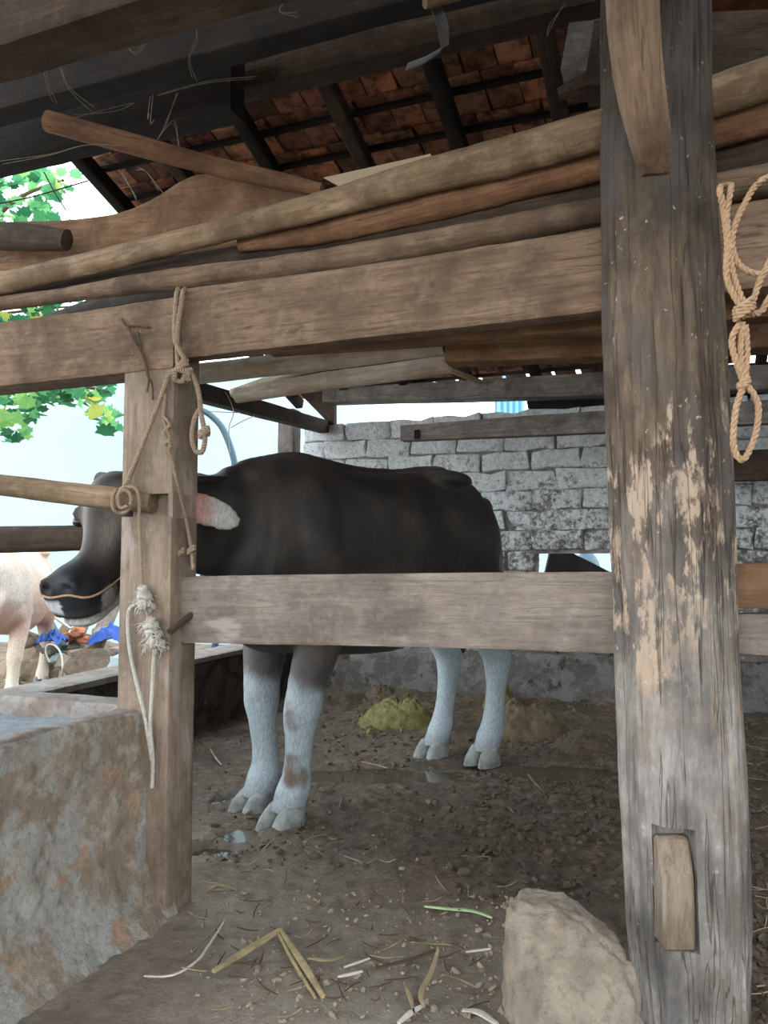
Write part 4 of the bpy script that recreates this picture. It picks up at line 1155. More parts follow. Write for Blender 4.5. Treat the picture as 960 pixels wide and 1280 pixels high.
# ------------------------------------------------------------------ ropes
def path(pts, n):
    return [q[0] for q in resample([(p,) for p in pts], n)]
def rope_vf(pts, r, pitch=0.022, strands=3, step=0.0035):
    L = sum((pts[i + 1] - pts[i]).length for i in range(len(pts) - 1)); n = max(8, int(L / step)); c = path(pts, n)
    vs_, fs_ = [], []; l = 0.0; ph = []; fr = []
    up = Vector((0.3, 0.9, 0.2))
    for i in range(n + 1):
        d = (c[min(i + 1, n)] - c[max(i - 1, 0)])
        d = d.normalized() if d.length > 1e-8 else Z
        a = (up - d * up.dot(d)).normalized(); up = a; b_ = d.cross(a); fr.append((d, a, b_)); ph.append(l)
        if i < n: l += (c[i + 1] - c[i]).length
    K = 6
    for s in range(strands):
        st = len(vs_)
        for i in range(n + 1):
            d, a, b_ = fr[i]; th = 2 * math.pi * (ph[i] / pitch + s / strands)
            cc = c[i] + (a * math.cos(th) + b_ * math.sin(th)) * r * (.46 if strands > 1 else 0)
            for k in range(K):
                t = 2 * math.pi * k / K; vs_.append(cc + (a * math.cos(t) + b_ * math.sin(t)) * r * (.56 if strands > 1 else .6))
        for i in range(n):
            for k in range(K):
                q = st + i * K; fs_.append((q + k, q + (k + 1) % K, q + K + (k + 1) % K, q + K + k))
    return vs_, fs_
def rope(name, lines, r, mat, label, cat='rope', knots=(), pitch=0.022):
    vs_, fs_ = [], []
    for pts in lines:
        v, f = rope_vf(pts, r, pitch); k = len(vs_); vs_ += v; fs_ += [tuple(i + k for i in q) for q in f]
    for (c, R, turns) in knots:
        pts = []
        for i in range(turns * 8 + 1):
            a = 2 * math.pi * i / 8; h = (i / (turns * 8) - .5) * R * 1.6
            pts.append(c + Vector((math.cos(a) * R, math.sin(a) * R * .7, h + math.cos(a) * R * .5)))
        v, f = rope_vf(pts, r, pitch); k = len(vs_); vs_ += v; fs_ += [tuple(i + k for i in q) for q in f]
    o = link(name, mesh_from(vs_, fs_, True, 0), mat); tag(o, label, cat); return o
def fp(lst, off=-0.012): return [FH(q[0], q[1], q[2] if len(q) > 2 else off) for q in lst]
# main rope looped over the top beam and down the post
rope('tether_rope', [
    fp([(230, 360, .14), (231, 362, .06), (229, 366, -.008), (226, 385), (222, 415), (222, 440), (224, 458, -.02), (234, 463, -.02), (240, 462, -.01)]),
    fp([(222, 360, .14), (223, 362, .06), (221, 368, -.008), (219, 395), (219, 425), (226, 440, -.02), (230, 450, -.025), (220, 463, -.03), (219, 474, -.02), (228, 476, -.015), (233, 466, -.02), (236, 476, -.01)]),
    fp([(236, 462, -.015), (245, 478, .0), (250, 500, .01), (251, 515, .01), (255, 535, .01), (256, 552, .01), (252, 565, .01), (244, 562, .01), (240, 545, .01), (243, 525, .01), (249, 512, .015)]),
    fp([(238, 468, -.018), (222, 462, -.03), (212, 468, -.022), (207, 480, -.018), (190, 525, -.016), (170, 575, -.016), (158, 605, -.022), (150, 616, -.045)]),
], .0078, M_['ropegrey'], 'thick grey rope looped over the top beam beside the squared post', knots=[(FH(255, 541, .01), .011, 3), (FH(228, 458, -.02), .012, 2)])
# loops round the bar end
rope('lashing_rope', [
    fp([(146, 612, -.03), (141, 622, -.045), (142, 636, -.045), (150, 641, -.03), (160, 637, -.035), (164, 622, -.045), (158, 613, -.045), (148, 618, -.055), (150, 634, -.05), (160, 632, -.05)]),
    fp([(150, 611, -.02), (160, 608, -.03), (170, 611, -.035), (174, 625, -.03), (174, 650, -.014), (176, 690, -.014), (178, 732, -.014), (180, 742, -.018)]),
], .0058, M_['ropegrey'], 'thin rope lashed round the pale round bar at the post, hanging to the frayed knot')
# frayed white knot and hanging lines
def fray(c0, c1, n, ln, name, label, seed):
    rnd = random.Random(seed); lines = []
    for i in range(n):
        t = rnd.random(); p = c0.lerp(c1, t) + Vector((rnd.uniform(-1, 1) * .018, rnd.uniform(-.012, .002), 0))
        d = Vector((rnd.uniform(-1, 1), rnd.uniform(-.6, .1), rnd.uniform(-1.2, .5))).normalized() * ln * rnd.uniform(.5, 1)
        lines.append([p, p + d * .6 + Vector((0, 0, rnd.uniform(-.004, .004))), p + d + Vector((rnd.uniform(-.005, .005), 0, -.006))])
    vs_, fs_ = [], []
    for l in lines:
        sts = []
        for i, q in enumerate(l):
            r = .0028 * (1 - i * .35); sts.append((q, Vector((r, 0, 0)), Vector((0, r, r * .3))))
        v, f = loft(sts, prof_round(5), 4); k = len(vs_); vs_ += v; fs_ += [tuple(i + k for i in q) for q in f]
    k0 = [c0.lerp(c1, i / 10) + Vector((.006 * math.sin(i * 2.2), -.006 + .004 * math.cos(i * 2), 0)) for i in range(11)]
    v, f = rope_vf(k0, .019, .03); k = len(vs_); vs_ += v; fs_ += [tuple(i + k for i in q) for q in f]
    return link(name, mesh_from(vs_, fs_, True, 0), M_['ropewhite'])
o = fray(FH(178, 737, -.02), FH(183, 760, -.02), 90, .026, 'frayed_knot', '', 1); tag(o, 'upper frayed white cord knot hanging on the squared post', 'knot')
o = fray(FH(188, 776, -.02), FH(196, 808, -.02), 150, .034, 'frayed_knot', '', 2); tag(o, 'lower, shaggier frayed white cord knot near the rail peg', 'knot')
rope('halter_rope', [
    fp([(176, 752, -.02), (163, 760, -.016), (160, 775, -.014), (162, 810, -.014), (170, 850, -.014), (180, 890, -.02), (186, 925, -.03), (190, 950, -.03)]),
    fp([(194, 808, -.02), (192, 830, -.014), (190, 870, -.014), (188, 910, -.025), (191, 950, -.03), (190, 985, -.03)]),
], .0062, M_['ropewhite'], 'pair of grey-white cords hanging down the post over the trough side')
# second old rope on the right edge of the post
rope('old_rope', [
    fp([(207, 475, -.01), (206, 500, -.01), (205, 525, -.01), (212, 548, -.014), (206, 556, -.014), (214, 572, -.01), (222, 608, .02), (232, 650, .06), (238, 680, .06), (242, 712, .04)]),
    fp([(204, 520, -.012), (212, 530, -.016), (205, 542, -.018), (213, 556, -.012), (207, 566, -.01)]),
], .0058, M_['ropegrey'], 'old knotted rope running down the right edge of the squared post', knots=[(FH(239, 688, .05), .009, 2), (FH(226, 691, .04), .008, 2)])
rope('twisted_wire', [
    fp([(160, 408), (168, 425), (176, 438), (181, 452), (184, 468), (190, 480), (191, 500)]),
    fp([(172, 415), (176, 436), (180, 447), (183, 458), (186, 472), (184, 490)]),
    fp([(152, 398), (158, 407), (172, 407), (186, 409)]),
], .0036, M_['vinebark'], 'short bundle of twisted brown twine nailed to the upper squared post', 'twine', pitch=.014)
# coil hanging right of the log
def q3(l, D=1.50): return [P(740 + x / 2.909, 200 + y / 2.909, D + (rest[0] if rest else 0)) for x, y, *rest in l]
rope('hanging_rope', [
    q3([(470, 96, .12), (465, 110), (478, 180), (492, 300), (490, 420), (515, 490), (548, 535, -.005), (570, 555, -.01)]),
    q3([(470, 96, .12), (500, 92, .1), (505, 105), (490, 200), (500, 320), (512, 410), (535, 480), (560, 535, -.01)]),
    q3([(760, 20, .12), (640, 62), (595, 95), (560, 150), (520, 235), (510, 310), (530, 375), (575, 408), (625, 412), (690, 380), (740, 300)]),
    q3([(700, 250, .02), (640, 380), (610, 440), (590, 500), (570, 545)]),
    q3([(720, 420, .01), (645, 500), (620, 545), (590, 560), (560, 548, -.01), (540, 575, -.01)]),
    q3([(540, 590), (512, 640), (512, 690), (530, 750), (552, 810), (556, 830)]),
    q3([(548, 590), (540, 690), (550, 790), (560, 815), (590, 855), (605, 900), (600, 970), (580, 1040), (548, 1090), (520, 1060), (514, 1000), (525, 900), (545, 840), (556, 800), (564, 700), (558, 600)]),
], .0066, M_['rope'], 'coil of light brown rope hung beside the big round log post', knots=[(P(740 + 553 / 2.909, 200 + 545 / 2.909, 1.49), .016, 3), (P(740 + 552 / 2.909, 200 + 815 / 2.909, 1.50), .008, 2)], pitch=.036)
# nose rope of the dark buffalo
def Lw(q): return buf.matrix_basis @ q
M_b = Matrix.LocRotScale(buf.location, buf.rotation_euler, buf.scale)
def hw(t, n_, y_): return M_b @ HPd(t, n_, y_)
rope('nose_rope', [[hw(.485, -.0, -.05), hw(.50, .0, 0), hw(.485, -.0, .05), hw(.46, -.02, .088), hw(.40, -.035, .092), hw(.30, -.06, .088), hw(.2, -.08, .115), hw(.10, -.09, .135), hw(.02, -.12, .13)]],
     .0038, M_['rope'], 'thin rope through the nostrils of the dark buffalo, running back along the cheek', knots=[(hw(.31, -.06, .094), .006, 2)], pitch=.014)
# ------------------------------------------------------------------ hose, wires, cobwebs
hz = [P(250, 512, 7.2), P(262, 518, 7.2), P(278, 535, 7.2), (P(290, 565, 7.2)), P(294, 590, 7.2), P(293, 640, 7.2), P(285, 720, 7.2), P(270, 800, 7.2), P(262, 848, 7.2)]
sts = []
hzp = path(hz, 40)
vf = rope_vf(hzp, .05, 50.0, 1, .05)
o = link('hose', mesh_from(*vf, True, 0), M_['hose']); tag(o, 'blue-black hose arching down before the white wall', 'hose')
rw = []
for l in ([P(276, 488, 4.2), P(283, 492, 4.2), (P(292, 515, 4.2)), P(286, 535, 4.2), P(288, 565, 4.2)], [P(255, 514, 4.2), P(275, 515, 4.2), P(300, 516, 4.2)], [P(288, 535, 4.2), P(300, 528, 4.2), P(318, 520, 4.2)]): rw.append(l)
vs_, fs_ = [], []
for l in rw:
    v, f = rope_vf(l, .004, 5, 1, .02); k = len(vs_); vs_ += v; fs_ += [tuple(i + k for i in q) for q in f]
o = link('loose_wire', mesh_from(vs_, fs_, True, 0), M_['ropewhite']); tag(o, 'thin loose wire dangling from the dark side beam', 'wire')
vs_, fs_ = [], []
rnd = random.Random(5)
webs = [[(52, 66), (58, 100), (70, 128)], [(72, 70), (85, 105), (118, 138)], [(152, 38), (168, 66), (186, 52)], [(240, 22), (245, 48), (236, 70), (244, 102)], [(190, 120), (186, 150), (190, 148)], [(222, 118), (205, 158), (198, 170), (215, 150), (222, 182)],
        [(0, 205), (60, 192), (110, 182), (150, 180)], [(90, 145), (140, 137), (165, 128)], [(705, 5), (690, 30), (684, 44)], [(200, 120), (260, 104), (320, 98)], [(358, 3), (352, 14), (372, 20)], [(170, 208), (185, 215), (200, 240)], [(150, 212), (168, 250)]]
for w_ in webs:
    D = 1.95 + rnd.uniform(-.1, .3)
    pts = []
    for (x, y) in w_:
        pts.append(P(x, y, D))
    for rep in range(2):
        pp = [q + Vector((rnd.uniform(-.006, .006), rnd.uniform(-.01, .01), rnd.uniform(-.006, .006))) for q in pts]
        v, f = rope_vf(pp, .0013, 5, 1, .02); k = len(vs_); vs_ += v; fs_ += [tuple(i + k for i in q) for q in f]
o = link('cobwebs', mesh_from(vs_, fs_, True, 0), M_['web']); tag(o, 'dusty cobweb strands hanging from the overhead beams', 'cobweb', None, 'stuff')

# ------------------------------------------------------------------ dung, clods, litter on the pen floor
def heap(name, c, rx, ry, h, mat, seed, label, cat='dung'):
    v, f = [], []; n, m = 110, 46
    for j in range(m + 1):
        r = j / m
        for i in range(n):
            a = 2 * math.pi * i / n; rr = r * (1 + .22 * noise.noise(Vector((math.cos(a) * 1.5, math.sin(a) * 1.5, seed))))
            p = Vector((rx * rr * math.cos(a), ry * rr * math.sin(a), 0))
            q = Vector((p.x, p.y, seed)) * 11
            p.z = h * (1 - r ** 2.6) * (1 + .45 * fbm(q * .45, 3)) * .8 + (1 - r ** 3) * (.030 * abs(noise.noise(q * 1.1)) + .022 * abs(noise.noise(q * 2.6 + Vector((5, 1, 0)))) + .010 * noise.noise(q * 6)) - .02 * r ** 4
            v.append(p)
    for j in range(m):
        for i in range(n):
            a = j * n + i; b_ = j * n + (i + 1) % n; f.append((a, b_, b_ + n, a + n))
    o = link(name, mesh_from(v, f, True, 0), mat, None, Matrix.Translation((c.x, c.y, 0.0))); tag(o, label, cat); return o
M_['dungdark'] = plain('dark_dung_mud', srgb(104, 92, 72), 0.75, 0.3, 0.5, 24, 0.9)
c = G(500, 905); heap('dung_heap', c, .26, .20, .15, M_['dung'], 1.0, 'olive green dung heap left of the hind hooves')
c = G(478, 880); heap('dung_heap', Vector((c.x, c.y + .1, 0)), .16, .14, .12, M_['clod'], 8.0, 'low dark dung heap behind the olive green one')
c = G(655, 918); heap('dung_heap', c, .28, .22, .17, M_['dungdark'], 2.0, 'broad brown dung heap right of the hind hooves')
c = G(628, 895); heap('dung_heap', Vector((c.x, c.y + .1, 0)), .13, .12, .24, M_['dung'], 3.0, 'small yellow-green dung lump on the brown heap beside the hind leg')
c = G(742, 935); heap('dung_heap', c, .25, .2, .07, M_['clod'], 4.0, 'low dark mound of mud between the brown dung heap and the big log post')
rnd = random.Random(11)
ico = bmesh.new(); bmesh.ops.create_icosphere(ico, subdivisions=1, radius=1.0); iv = [v_.co.copy() for v_ in ico.verts]; if_ = [tuple(v_.index for v_ in f_.verts) for f_ in ico.faces]; ico.free()
def scatter_clods(n, boxes, smin, smax, mat, name, label):
    vs_, fs_ = [], []
    for _ in range(n):
        b_ = rnd.choice(boxes); px, py = rnd.uniform(b_[0], b_[2]), rnd.uniform(b_[1], b_[3]); g = G(px, py)
        s = rnd.uniform(smin, smax) * (rnd.random() ** 1.5 + .4); z = floor_h(g.x, g.y); k = len(vs_)
        R = Euler((rnd.uniform(0, 6), rnd.uniform(0, 6), rnd.uniform(0, 6))).to_matrix(); sc = Vector((1, rnd.uniform(.45, .9), rnd.uniform(.3, .7)))
        for q in iv:
            w_ = R @ Vector((q.x * sc.x, q.y * sc.y, q.z * sc.z)) * s * (1 + .75 * noise.noise(q * 1.6 + Vector((_ * .37, 0, 0))))
            vs_.append(Vector((g.x + w_.x, g.y + w_.y, z + s * .05 + w_.z * .7)))
        fs_ += [tuple(i + k for i in q) for q in if_]
    o = link(name, mesh_from(vs_, fs_, True, 50), mat); tag(o, label, 'mud', None, 'stuff'); return o
scatter_clods(260, [(440, 872, 556, 925), (470, 865, 545, 910)], .010, .026, M_['dung'], 'dung_lumps', 'crumbled olive dung lumps around the olive green heap')
scatter_clods(260, [(610, 880, 720, 945)], .010, .026, M_['dungdark'], 'dung_lumps', 'crumbled brown dung lumps around the broad brown heap')
M_['crumb'] = plain('dry_soil_crumb', srgb(150, 136, 118), 0.9, 0.1, 0.4, 30, 0.6)
scatter_clods(2600, [(390, 870, 770, 960), (250, 900, 780, 1090), (560, 960, 790, 1130), (600, 930, 780, 1060), (930, 880, 960, 1280)], .007, .022, M_['clod'], 'mud_clods', 'loose dark clods of mud scattered over the pen floor')
scatter_clods(700, [(240, 1000, 640, 1280), (300, 1120, 640, 1280)], .004, .012, M_['crumb'], 'soil_crumbs', 'small brown crumbs of soil on the dry ground')
def strip_vf(pts, w, th=.0012, up=Z, curl=0.0):
    sts = []; n = len(pts)
    for i, p in enumerate(pts):
        d = (pts[min(i + 1, n - 1)] - pts[max(i - 1, 0)]).normalized(); s = d.cross(up); s = s.normalized() if s.length > .01 else U
        b_ = s.cross(d); tp = 1.0 if 0 < i < n - 1 else .55
        sts.append((p, s * w / 2 * tp, b_ * th))
    return loft(sts, prof_rect(.3, 1, 1), max(4, (n - 1) * 4))
def litter(n, boxes, lmin, lmax, wd_, mat, name, label):
    vs_, fs_ = [], []
    for _ in range(n):
        b_ = rnd.choice(boxes); g = G(rnd.uniform(b_[0], b_[2]), rnd.uniform(b_[1], b_[3])); a = rnd.uniform(0, math.pi); L = rnd.uniform(lmin, lmax)
        d = Vector((math.cos(a), math.sin(a), 0)); k_ = rnd.uniform(-.2, .2)
        pts = []
        for t in (-.5, 0, .5):
            p = Vector((g.x, g.y, 0)) + d * L * t + Vector((-d.y, d.x, 0)) * k_ * L * (t * t)
            pts.append(Vector((p.x, p.y, floor_h(p.x, p.y) + .008 + rnd.uniform(0, .012) * abs(t))))
        v, f = strip_vf(pts, rnd.uniform(.5, 1) * wd_); k = len(vs_); vs_ += v; fs_ += [tuple(i + k for i in q) for q in f]
    o = link(name, mesh_from(vs_, fs_, True, 40), mat); tag(o, label, 'straw', None, 'stuff'); return o
litter(90, [(250, 870, 770, 1120), (250, 900, 460, 1120), (240, 1100, 640, 1280), (940, 880, 960, 1250)], .03, .11, .004, M_['straw'], 'straw_litter', 'scattered bits of straw over the pen floor')
litter(150, [(250, 880, 770, 1270)], .02, .09, .004, M_['vinebark'], 'dark_stalk_litter', 'scattered dark broken stalks over the pen floor')
# the larger stalks, one by one
def stalk(name, pxs, w, mat, label, cat='stalk', z=.015, th=.002, zs=None):
    pts = []
    for i, (x, y) in enumerate(pxs):
        g = G(x, y, z); g.z = max(z, floor_h(g.x, g.y) + .006) + (zs[i] if zs else 0); pts.append(g)
    o = link(name, mesh_from(*strip_vf(pts, w, th), True, 40), mat); tag(o, label, cat); return o
stalk('split_bamboo', [(267, 1214), (308, 1188), (350, 1162)], .021, M_['bamboo'], 'left leg of the broken bamboo strip before the squared post', 'bamboo', .02, .004)
stalk('split_bamboo', [(350, 1162), (378, 1204), (404, 1246)], .017, M_['bamboo'], 'right leg of the broken bamboo strip, pointing at the bottom edge', 'bamboo', .018, .004)
stalk('split_bamboo', [(347, 1166), (368, 1205), (394, 1247)], .008, M_['bamboo'], 'thin sliver alongside the right leg of the broken bamboo strip', 'bamboo', .016, .003)
stalk('cane_leaf', [(530, 1133), (560, 1136), (590, 1140), (615, 1148)], .012, M_['greenleaf'], 'pale green leaf strip lying on the mud left of the concrete block', 'leaf')
stalk('stem', [(180, 1220), (215, 1219), (245, 1202), (262, 1180), (280, 1152)], .006, M_['whiteleaf'], 'thin white curved stem at the foot of the trough')
stalk('stem', [(240, 1190), (262, 1168), (278, 1150)], .006, M_['straw'], 'short straw crossing the end of the white curved stem')
stalk('stem', [(254, 1118), (272, 1106), (296, 1112)], .010, M_['straw'], 'bent straw lying right of the squared post foot')
stalk('stem', [(422, 1221), (437, 1218), (453, 1214)], .009, M_['whiteleaf'], 'short white chip of stem right of the broken bamboo strip')
stalk('stem', [(430, 1209), (445, 1204), (462, 1198)], .006, M_['whiteleaf'], 'thin pale stem just above the short white chip')
stalk('stem', [(582, 1190), (598, 1188), (613, 1186)], .006, M_['whiteleaf'], 'small white stem left of the concrete block')
stalk('husk_leaf', [(548, 1203), (540, 1225), (526, 1248), (530, 1258)], .012, M_['straw'], 'dry twisted husk leaf standing upright near the bottom edge', 'leaf', .02, .0015, [.03, .02, .01, 0])
stalk('husk_leaf', [(530, 1256), (515, 1265), (498, 1279)], .014, M_['whiteleaf'], 'bleached husk leaf below the twisted one', 'leaf')
stalk('husk_leaf', [(578, 1263), (598, 1268), (622, 1282)], .018, M_['whiteleaf'], 'broad white husk leaf at the bottom edge beside the concrete block', 'leaf')
stalk('husk_leaf', [(505, 1228), (512, 1245), (518, 1268)], .010, M_['straw'], 'short curled husk leaf left of the twisted one', 'leaf')
stalk('stem', [(470, 1210), (510, 1200), (550, 1186)], .012, M_['vinebark'], 'brown dry stalk behind the husk leaves')
stalk('stem', [(385, 1198), (410, 1200), (428, 1196)], .012, M_['straw'], 'dry ragged stalk right of the bamboo strip bend')
stalk('stem', [(262, 935), (270, 948), (277, 957)], .010, M_['straw'], 'pale straw on the mud between squared post and front hooves')
stalk('stem', [(452, 952), (470, 956), (484, 960)], .010, M_['straw'], 'straw in the puddle behind the near front hoof')
stalk('stem', [(660, 968), (670, 980), (680, 990)], .010, M_['straw'], 'straw in the mud midway between hind hooves and log post')
stalk('stem', [(706, 866), (720, 867), (736, 866)], .014, M_['straw'], 'straw lying on the mud before the back wall')

# ------------------------------------------------------------------ yard: rubble, planks, tarpaulin
YZ = -0.055
def rock(name, c, r, mat, label, cat, seed, sub=3, amp=.4, cube=True):
    bm = bmesh.new()
    if cube: bmesh.ops.create_cube(bm, size=2.0); bmesh.ops.bevel(bm, geom=list(bm.edges), offset=.25, segments=2, affect='EDGES'); bmesh.ops.subdivide_edges(bm, edges=list(bm.edges), cuts=2, use_grid_fill=True)
    else: bmesh.ops.create_icosphere(bm, subdivisions=sub, radius=1)
    for v_ in bm.verts:
        k = 1 + amp * fbm(v_.co * 1.3 + Vector((seed, 0, 0)), 3); v_.co = Vector((v_.co.x * r[0] * k, v_.co.y * r[1] * k, v_.co.z * r[2] * k))
    me = bpy.data.meshes.new(name); bm.to_mesh(me); bm.free(); me.polygons.foreach_set('use_smooth', [True] * len(me.polygons)); me.set_sharp_from_angle(angle=math.radians(45))
    o = link(name, me, mat, None, Matrix.Translation(c) @ Matrix.Rotation(seed, 4, 'Z')); 
    if label: tag(o, label, cat)
    return o
g = G(112, 862, YZ); rock('concrete_lump', Vector((g.x, g.y + .15, YZ + .14)), (.26, .15, .16), M_['concrete'], 'broken lump of pale concrete in the yard below the buffalo muzzle', 'rubble', .2)
g = G(145, 866, YZ); rock('concrete_lump', Vector((g.x + .12, g.y + .2, YZ + .14)), (.2, .14, .17), M_['white'], 'whitewashed lump of concrete half hidden behind the squared post', 'rubble', 1.0)
g = G(112, 868, YZ); rock('broken_brick', Vector((g.x, g.y - .08, YZ + .05)), (.13, .09, .06), M_['brickred'], 'orange broken brick lying before the concrete lump', 'brick', .4)
mc = P(98, 800, 7.4)
v, f = [], []; n, m = 40, 14
for j in range(m + 1):
    r = j / m
    for i in range(n):
        a = 2 * math.pi * i / n; p = Vector((1.0 * r * math.cos(a), .6 * r * math.sin(a), 0)); p.z = .34 * (1 - r * r) + .06 * fbm(p * 4, 4) * (1 - r) - .04 * r; v.append(p)
for j in range(m):
    for i in range(n): a = j * n + i; b_ = j * n + (i + 1) % n; f.append((a, b_, b_ + n, a + n))
o = link('rubble_mound', mesh_from(v, f, True, 0), M_['yard'], None, Matrix.Translation((mc.x, mc.y, YZ))); tag(o, 'mound of dirt and rubble in the yard below the buffalo muzzle', 'rubble')
for i, (x, y, s, m, lab) in enumerate([(60, 812, .10, 'greybeam', 'grey stone lump between the legs of the pale buffalo'), (35, 800, .12, 'concrete', 'grey stone behind the pale buffalo near leg'), (128, 792, .10, 'concrete', 'grey stone beside the blue tarpaulin'),
        (84, 797, .07, 'brickred', 'orange rubble stone under the leaning planks'), (98, 790, .08, 'brickred', 'orange rubble stone right of the leaning blue pipe'), (106, 800, .06, 'brickred', 'small orange rubble stone before the grey leaning plank'), (72, 822, .07, 'white', 'white lump beside the pale buffalo hoof')]):
    c_ = P(x, y, 6.95); rock('rubble_stone', Vector((c_.x, c_.y, max(c_.z, YZ + s * .4))), (s, s * .8, s * .6), M_[m], lab, 'rubble', i * 1.3, cube=False)
def lean(name, a, b_, w, th, mat, label, cat='plank'):
    o = timber(name, [(a, w / 2, th / 2), (b_, w / 2, th / 2)], mat, .003, 6, prof_rect(.15, 1, 3), 12); tag(o, label, cat); return o
lean('leaning_plank', P(90, 812, 6.9), P(114, 760, 7.4), .10, .03, M_['greybeam'], 'grey plank leaning on the rubble below the buffalo chin')
lean('leaning_plank', P(118, 812, 6.9), P(147, 742, 7.3), .13, .05, M_['rail'], 'dark broad plank leaning up behind the squared post')
lean('leaning_plank', P(72, 800, 7.1), P(96, 762, 7.5), .08, .03, M_['plank'], 'short brown plank lying in the rubble left of the grey plank')
lean('leaning_plank', P(88, 786, 6.9), P(56, 762, 7.1), .03, .02, M_['whiteleaf'], 'thin pale lath lying over the rubble beside the pale buffalo')
lean('blue_pipe', P(80, 810, 6.8), P(58, 770, 7.2), .05, .05, M_['hose'], 'blue-grey pipe leaning in the rubble beside the pale buffalo', 'pipe')
def cloth(name, c, rx, ry, h, mat, label, seed):
    v, f = [], []; n = 24
    for j in range(n + 1):
        for i in range(n + 1):
            x, y = (i / n * 2 - 1), (j / n * 2 - 1); e = max(0, 1 - (x * x + y * y) * .6)
            v.append(Vector((x * rx, y * ry, h * e + .07 * fbm(Vector((x * 2.5, y * 2.5, seed)), 3) * (e + .2) + .01)))
    for j in range(n):
        for i in range(n):
            a = j * (n + 1) + i; f.append((a, a + 1, a + n + 2, a + n + 1))
    o = link(name, mesh_from(v, f, True, 0), mat, None, Matrix.Translation(c)); tag(o, label, 'tarpaulin'); return o
c_ = P(142, 806, 6.9); cloth('tarpaulin', c_, .18, .15, .14, M_['blue'], 'crumpled blue tarpaulin in the yard against the squared post', 2)
c_ = P(66, 804, 6.7); cloth('tarpaulin', c_, .10, .12, .07, M_['blue'], 'small blue tarpaulin scrap under the leaning pipe', 5)
hz = [G(76, 868, YZ) + Z * .02, P(78, 840, 5.75), P(77, 820, 5.85), P(70, 808, 5.9), P(60, 806, 5.9), P(57, 815, 5.9), P(62, 828, 5.9)]
o = link('bent_cane', mesh_from(*rope_vf(hz, .012, 5, 1, .02), True, 0), M_['ropewhite']); tag(o, 'thin pale cane bent over beside the pale buffalo hooves', 'cane')
vs_, fs_ = [], []
for _ in range(260):
    g = G(rnd.uniform(-10, 150), rnd.uniform(845, 880), YZ); a = rnd.uniform(0, 3.14); d = Vector((math.cos(a), math.sin(a), 0)) * rnd.uniform(.04, .12)
    g.z = YZ + .01 + rnd.uniform(0, .02)
    v, f = strip_vf([g - d, g, g + d], .012); k = len(vs_); vs_ += v; fs_ += [tuple(i + k for i in q) for q in f]
o = link('straw_litter', mesh_from(vs_, fs_, True, 40), M_['straw']); tag(o, 'pale straw strewn on the yard behind the low wall', 'straw', None, 'stuff')
# things glimpsed through the hole in the block wall
hc = [P(640, 660, 7.2), P(690, 690, 7.2), P(715, 705, 7.2), P(760, 722, 7.2), P(800, 740, 7.2)]
a_, b_ = P(668, 676, 6.6), P(790, 735, 6.6)
o = timber('dark_board', [(Vector((a_.x, a_.y, a_.z / 2 - .03)), .03, a_.z / 2 + .03), (Vector((b_.x, b_.y, b_.z / 2 - .03)), .03, b_.z / 2 + .03)], M_['black'], .004, 6, prof_rect(.1, 1, 3)); tag(o, 'dark sloping board seen through the hole in the block wall', 'board')
p_ = P(733, 702, 8.6)
o = timber('blue_sack', [(Vector((p_.x, p_.y, YZ)), .14, .14), (Vector((p_.x, p_.y, .4)), .17, .16), (Vector((p_.x, p_.y, .9)), .15, .14), (Vector((p_.x, p_.y, 1.08)), .06, .06)], M_['hose'], .02, 4); tag(o, 'blue bundle seen through the hole in the block wall', 'sack')
me = box_mesh(5.0, 0.2, 1.9, 0)
o = link('wall_yard', me, M_['white'], None, Matrix.Translation((2.6, 11.5, .9)) @ Matrix.Rotation(-0.35, 4, 'Z')); tag(o, 'white yard wall far behind the pen', kind='structure')
# corrugated sheet behind the gap
v, f = [], []; n = 90
c0, c1 = P(618, 498, 8.6), P(655, 498, 8.6)
for i in range(n + 1):
    t = i / n; p = c0.lerp(c1, t) + Vector((0, .03 * math.sin(t * 2 * math.pi * 5), 0))
    v += [Vector((p.x, p.y, -0.06)), Vector((p.x, p.y, 3.4))]
for i in range(n): f.append((2 * i, 2 * i + 2, 2 * i + 3, 2 * i + 1))
M_['sheet'] = plain('pale_blue_sheet', srgb(120, 176, 208), .5, .4, .1, 5, .1)
o = link('corrugated_sheet', mesh_from(v, f, True, 0), M_['sheet']); so = o.modifiers.new('s', 'SOLIDIFY'); so.thickness = .004; tag(o, 'pale blue corrugated sheet seen through the gap above the block wall', 'sheet')

# ------------------------------------------------------------------ leafy vine at the upper left
tree = empty('vine_tree', P(40, 700, 7.6)); tree.location.z = YZ; tag(tree, 'leafy green climbing tree hanging before the white house wall, upper left', 'tree')
def leaf_mesh(k):
    r2 = random.Random(k); pts = [(0, 0), (.28, .08), (.5, .05), (.42, .3), (.62, .52), (.36, .55), (.26, .78), (.12, .72), (0, 1.05)]
    left = [(-x, y) for x, y in reversed(pts[1:-1])]
    o2 = pts + left
    v = [Vector((x * (1 + r2.uniform(-.1, .1)), y, -.15 * x * x + .04 * r2.uniform(-1, 1))) for x, y in o2]; c = Vector((0, .42, .08)); nn = len(v)
    vv = v + [c]; f = [(i, (i + 1) % nn, nn) for i in range(nn)]
    return mesh_from(vv, f, False)
lm = [leaf_mesh(k) for k in range(5)]
for m_ in lm: m_.materials.append(M_['leaf'])
rnd = random.Random(21)
boxes = [((-20, 478, 150, 556), 176, 7.0), ((130, 520, 152, 548), 6, 6.6), ((-20, 215, 95, 285), 90, 8.0), ((-20, 375, 120, 405), 50, 7.5)]
nl = 0; leafpos = []
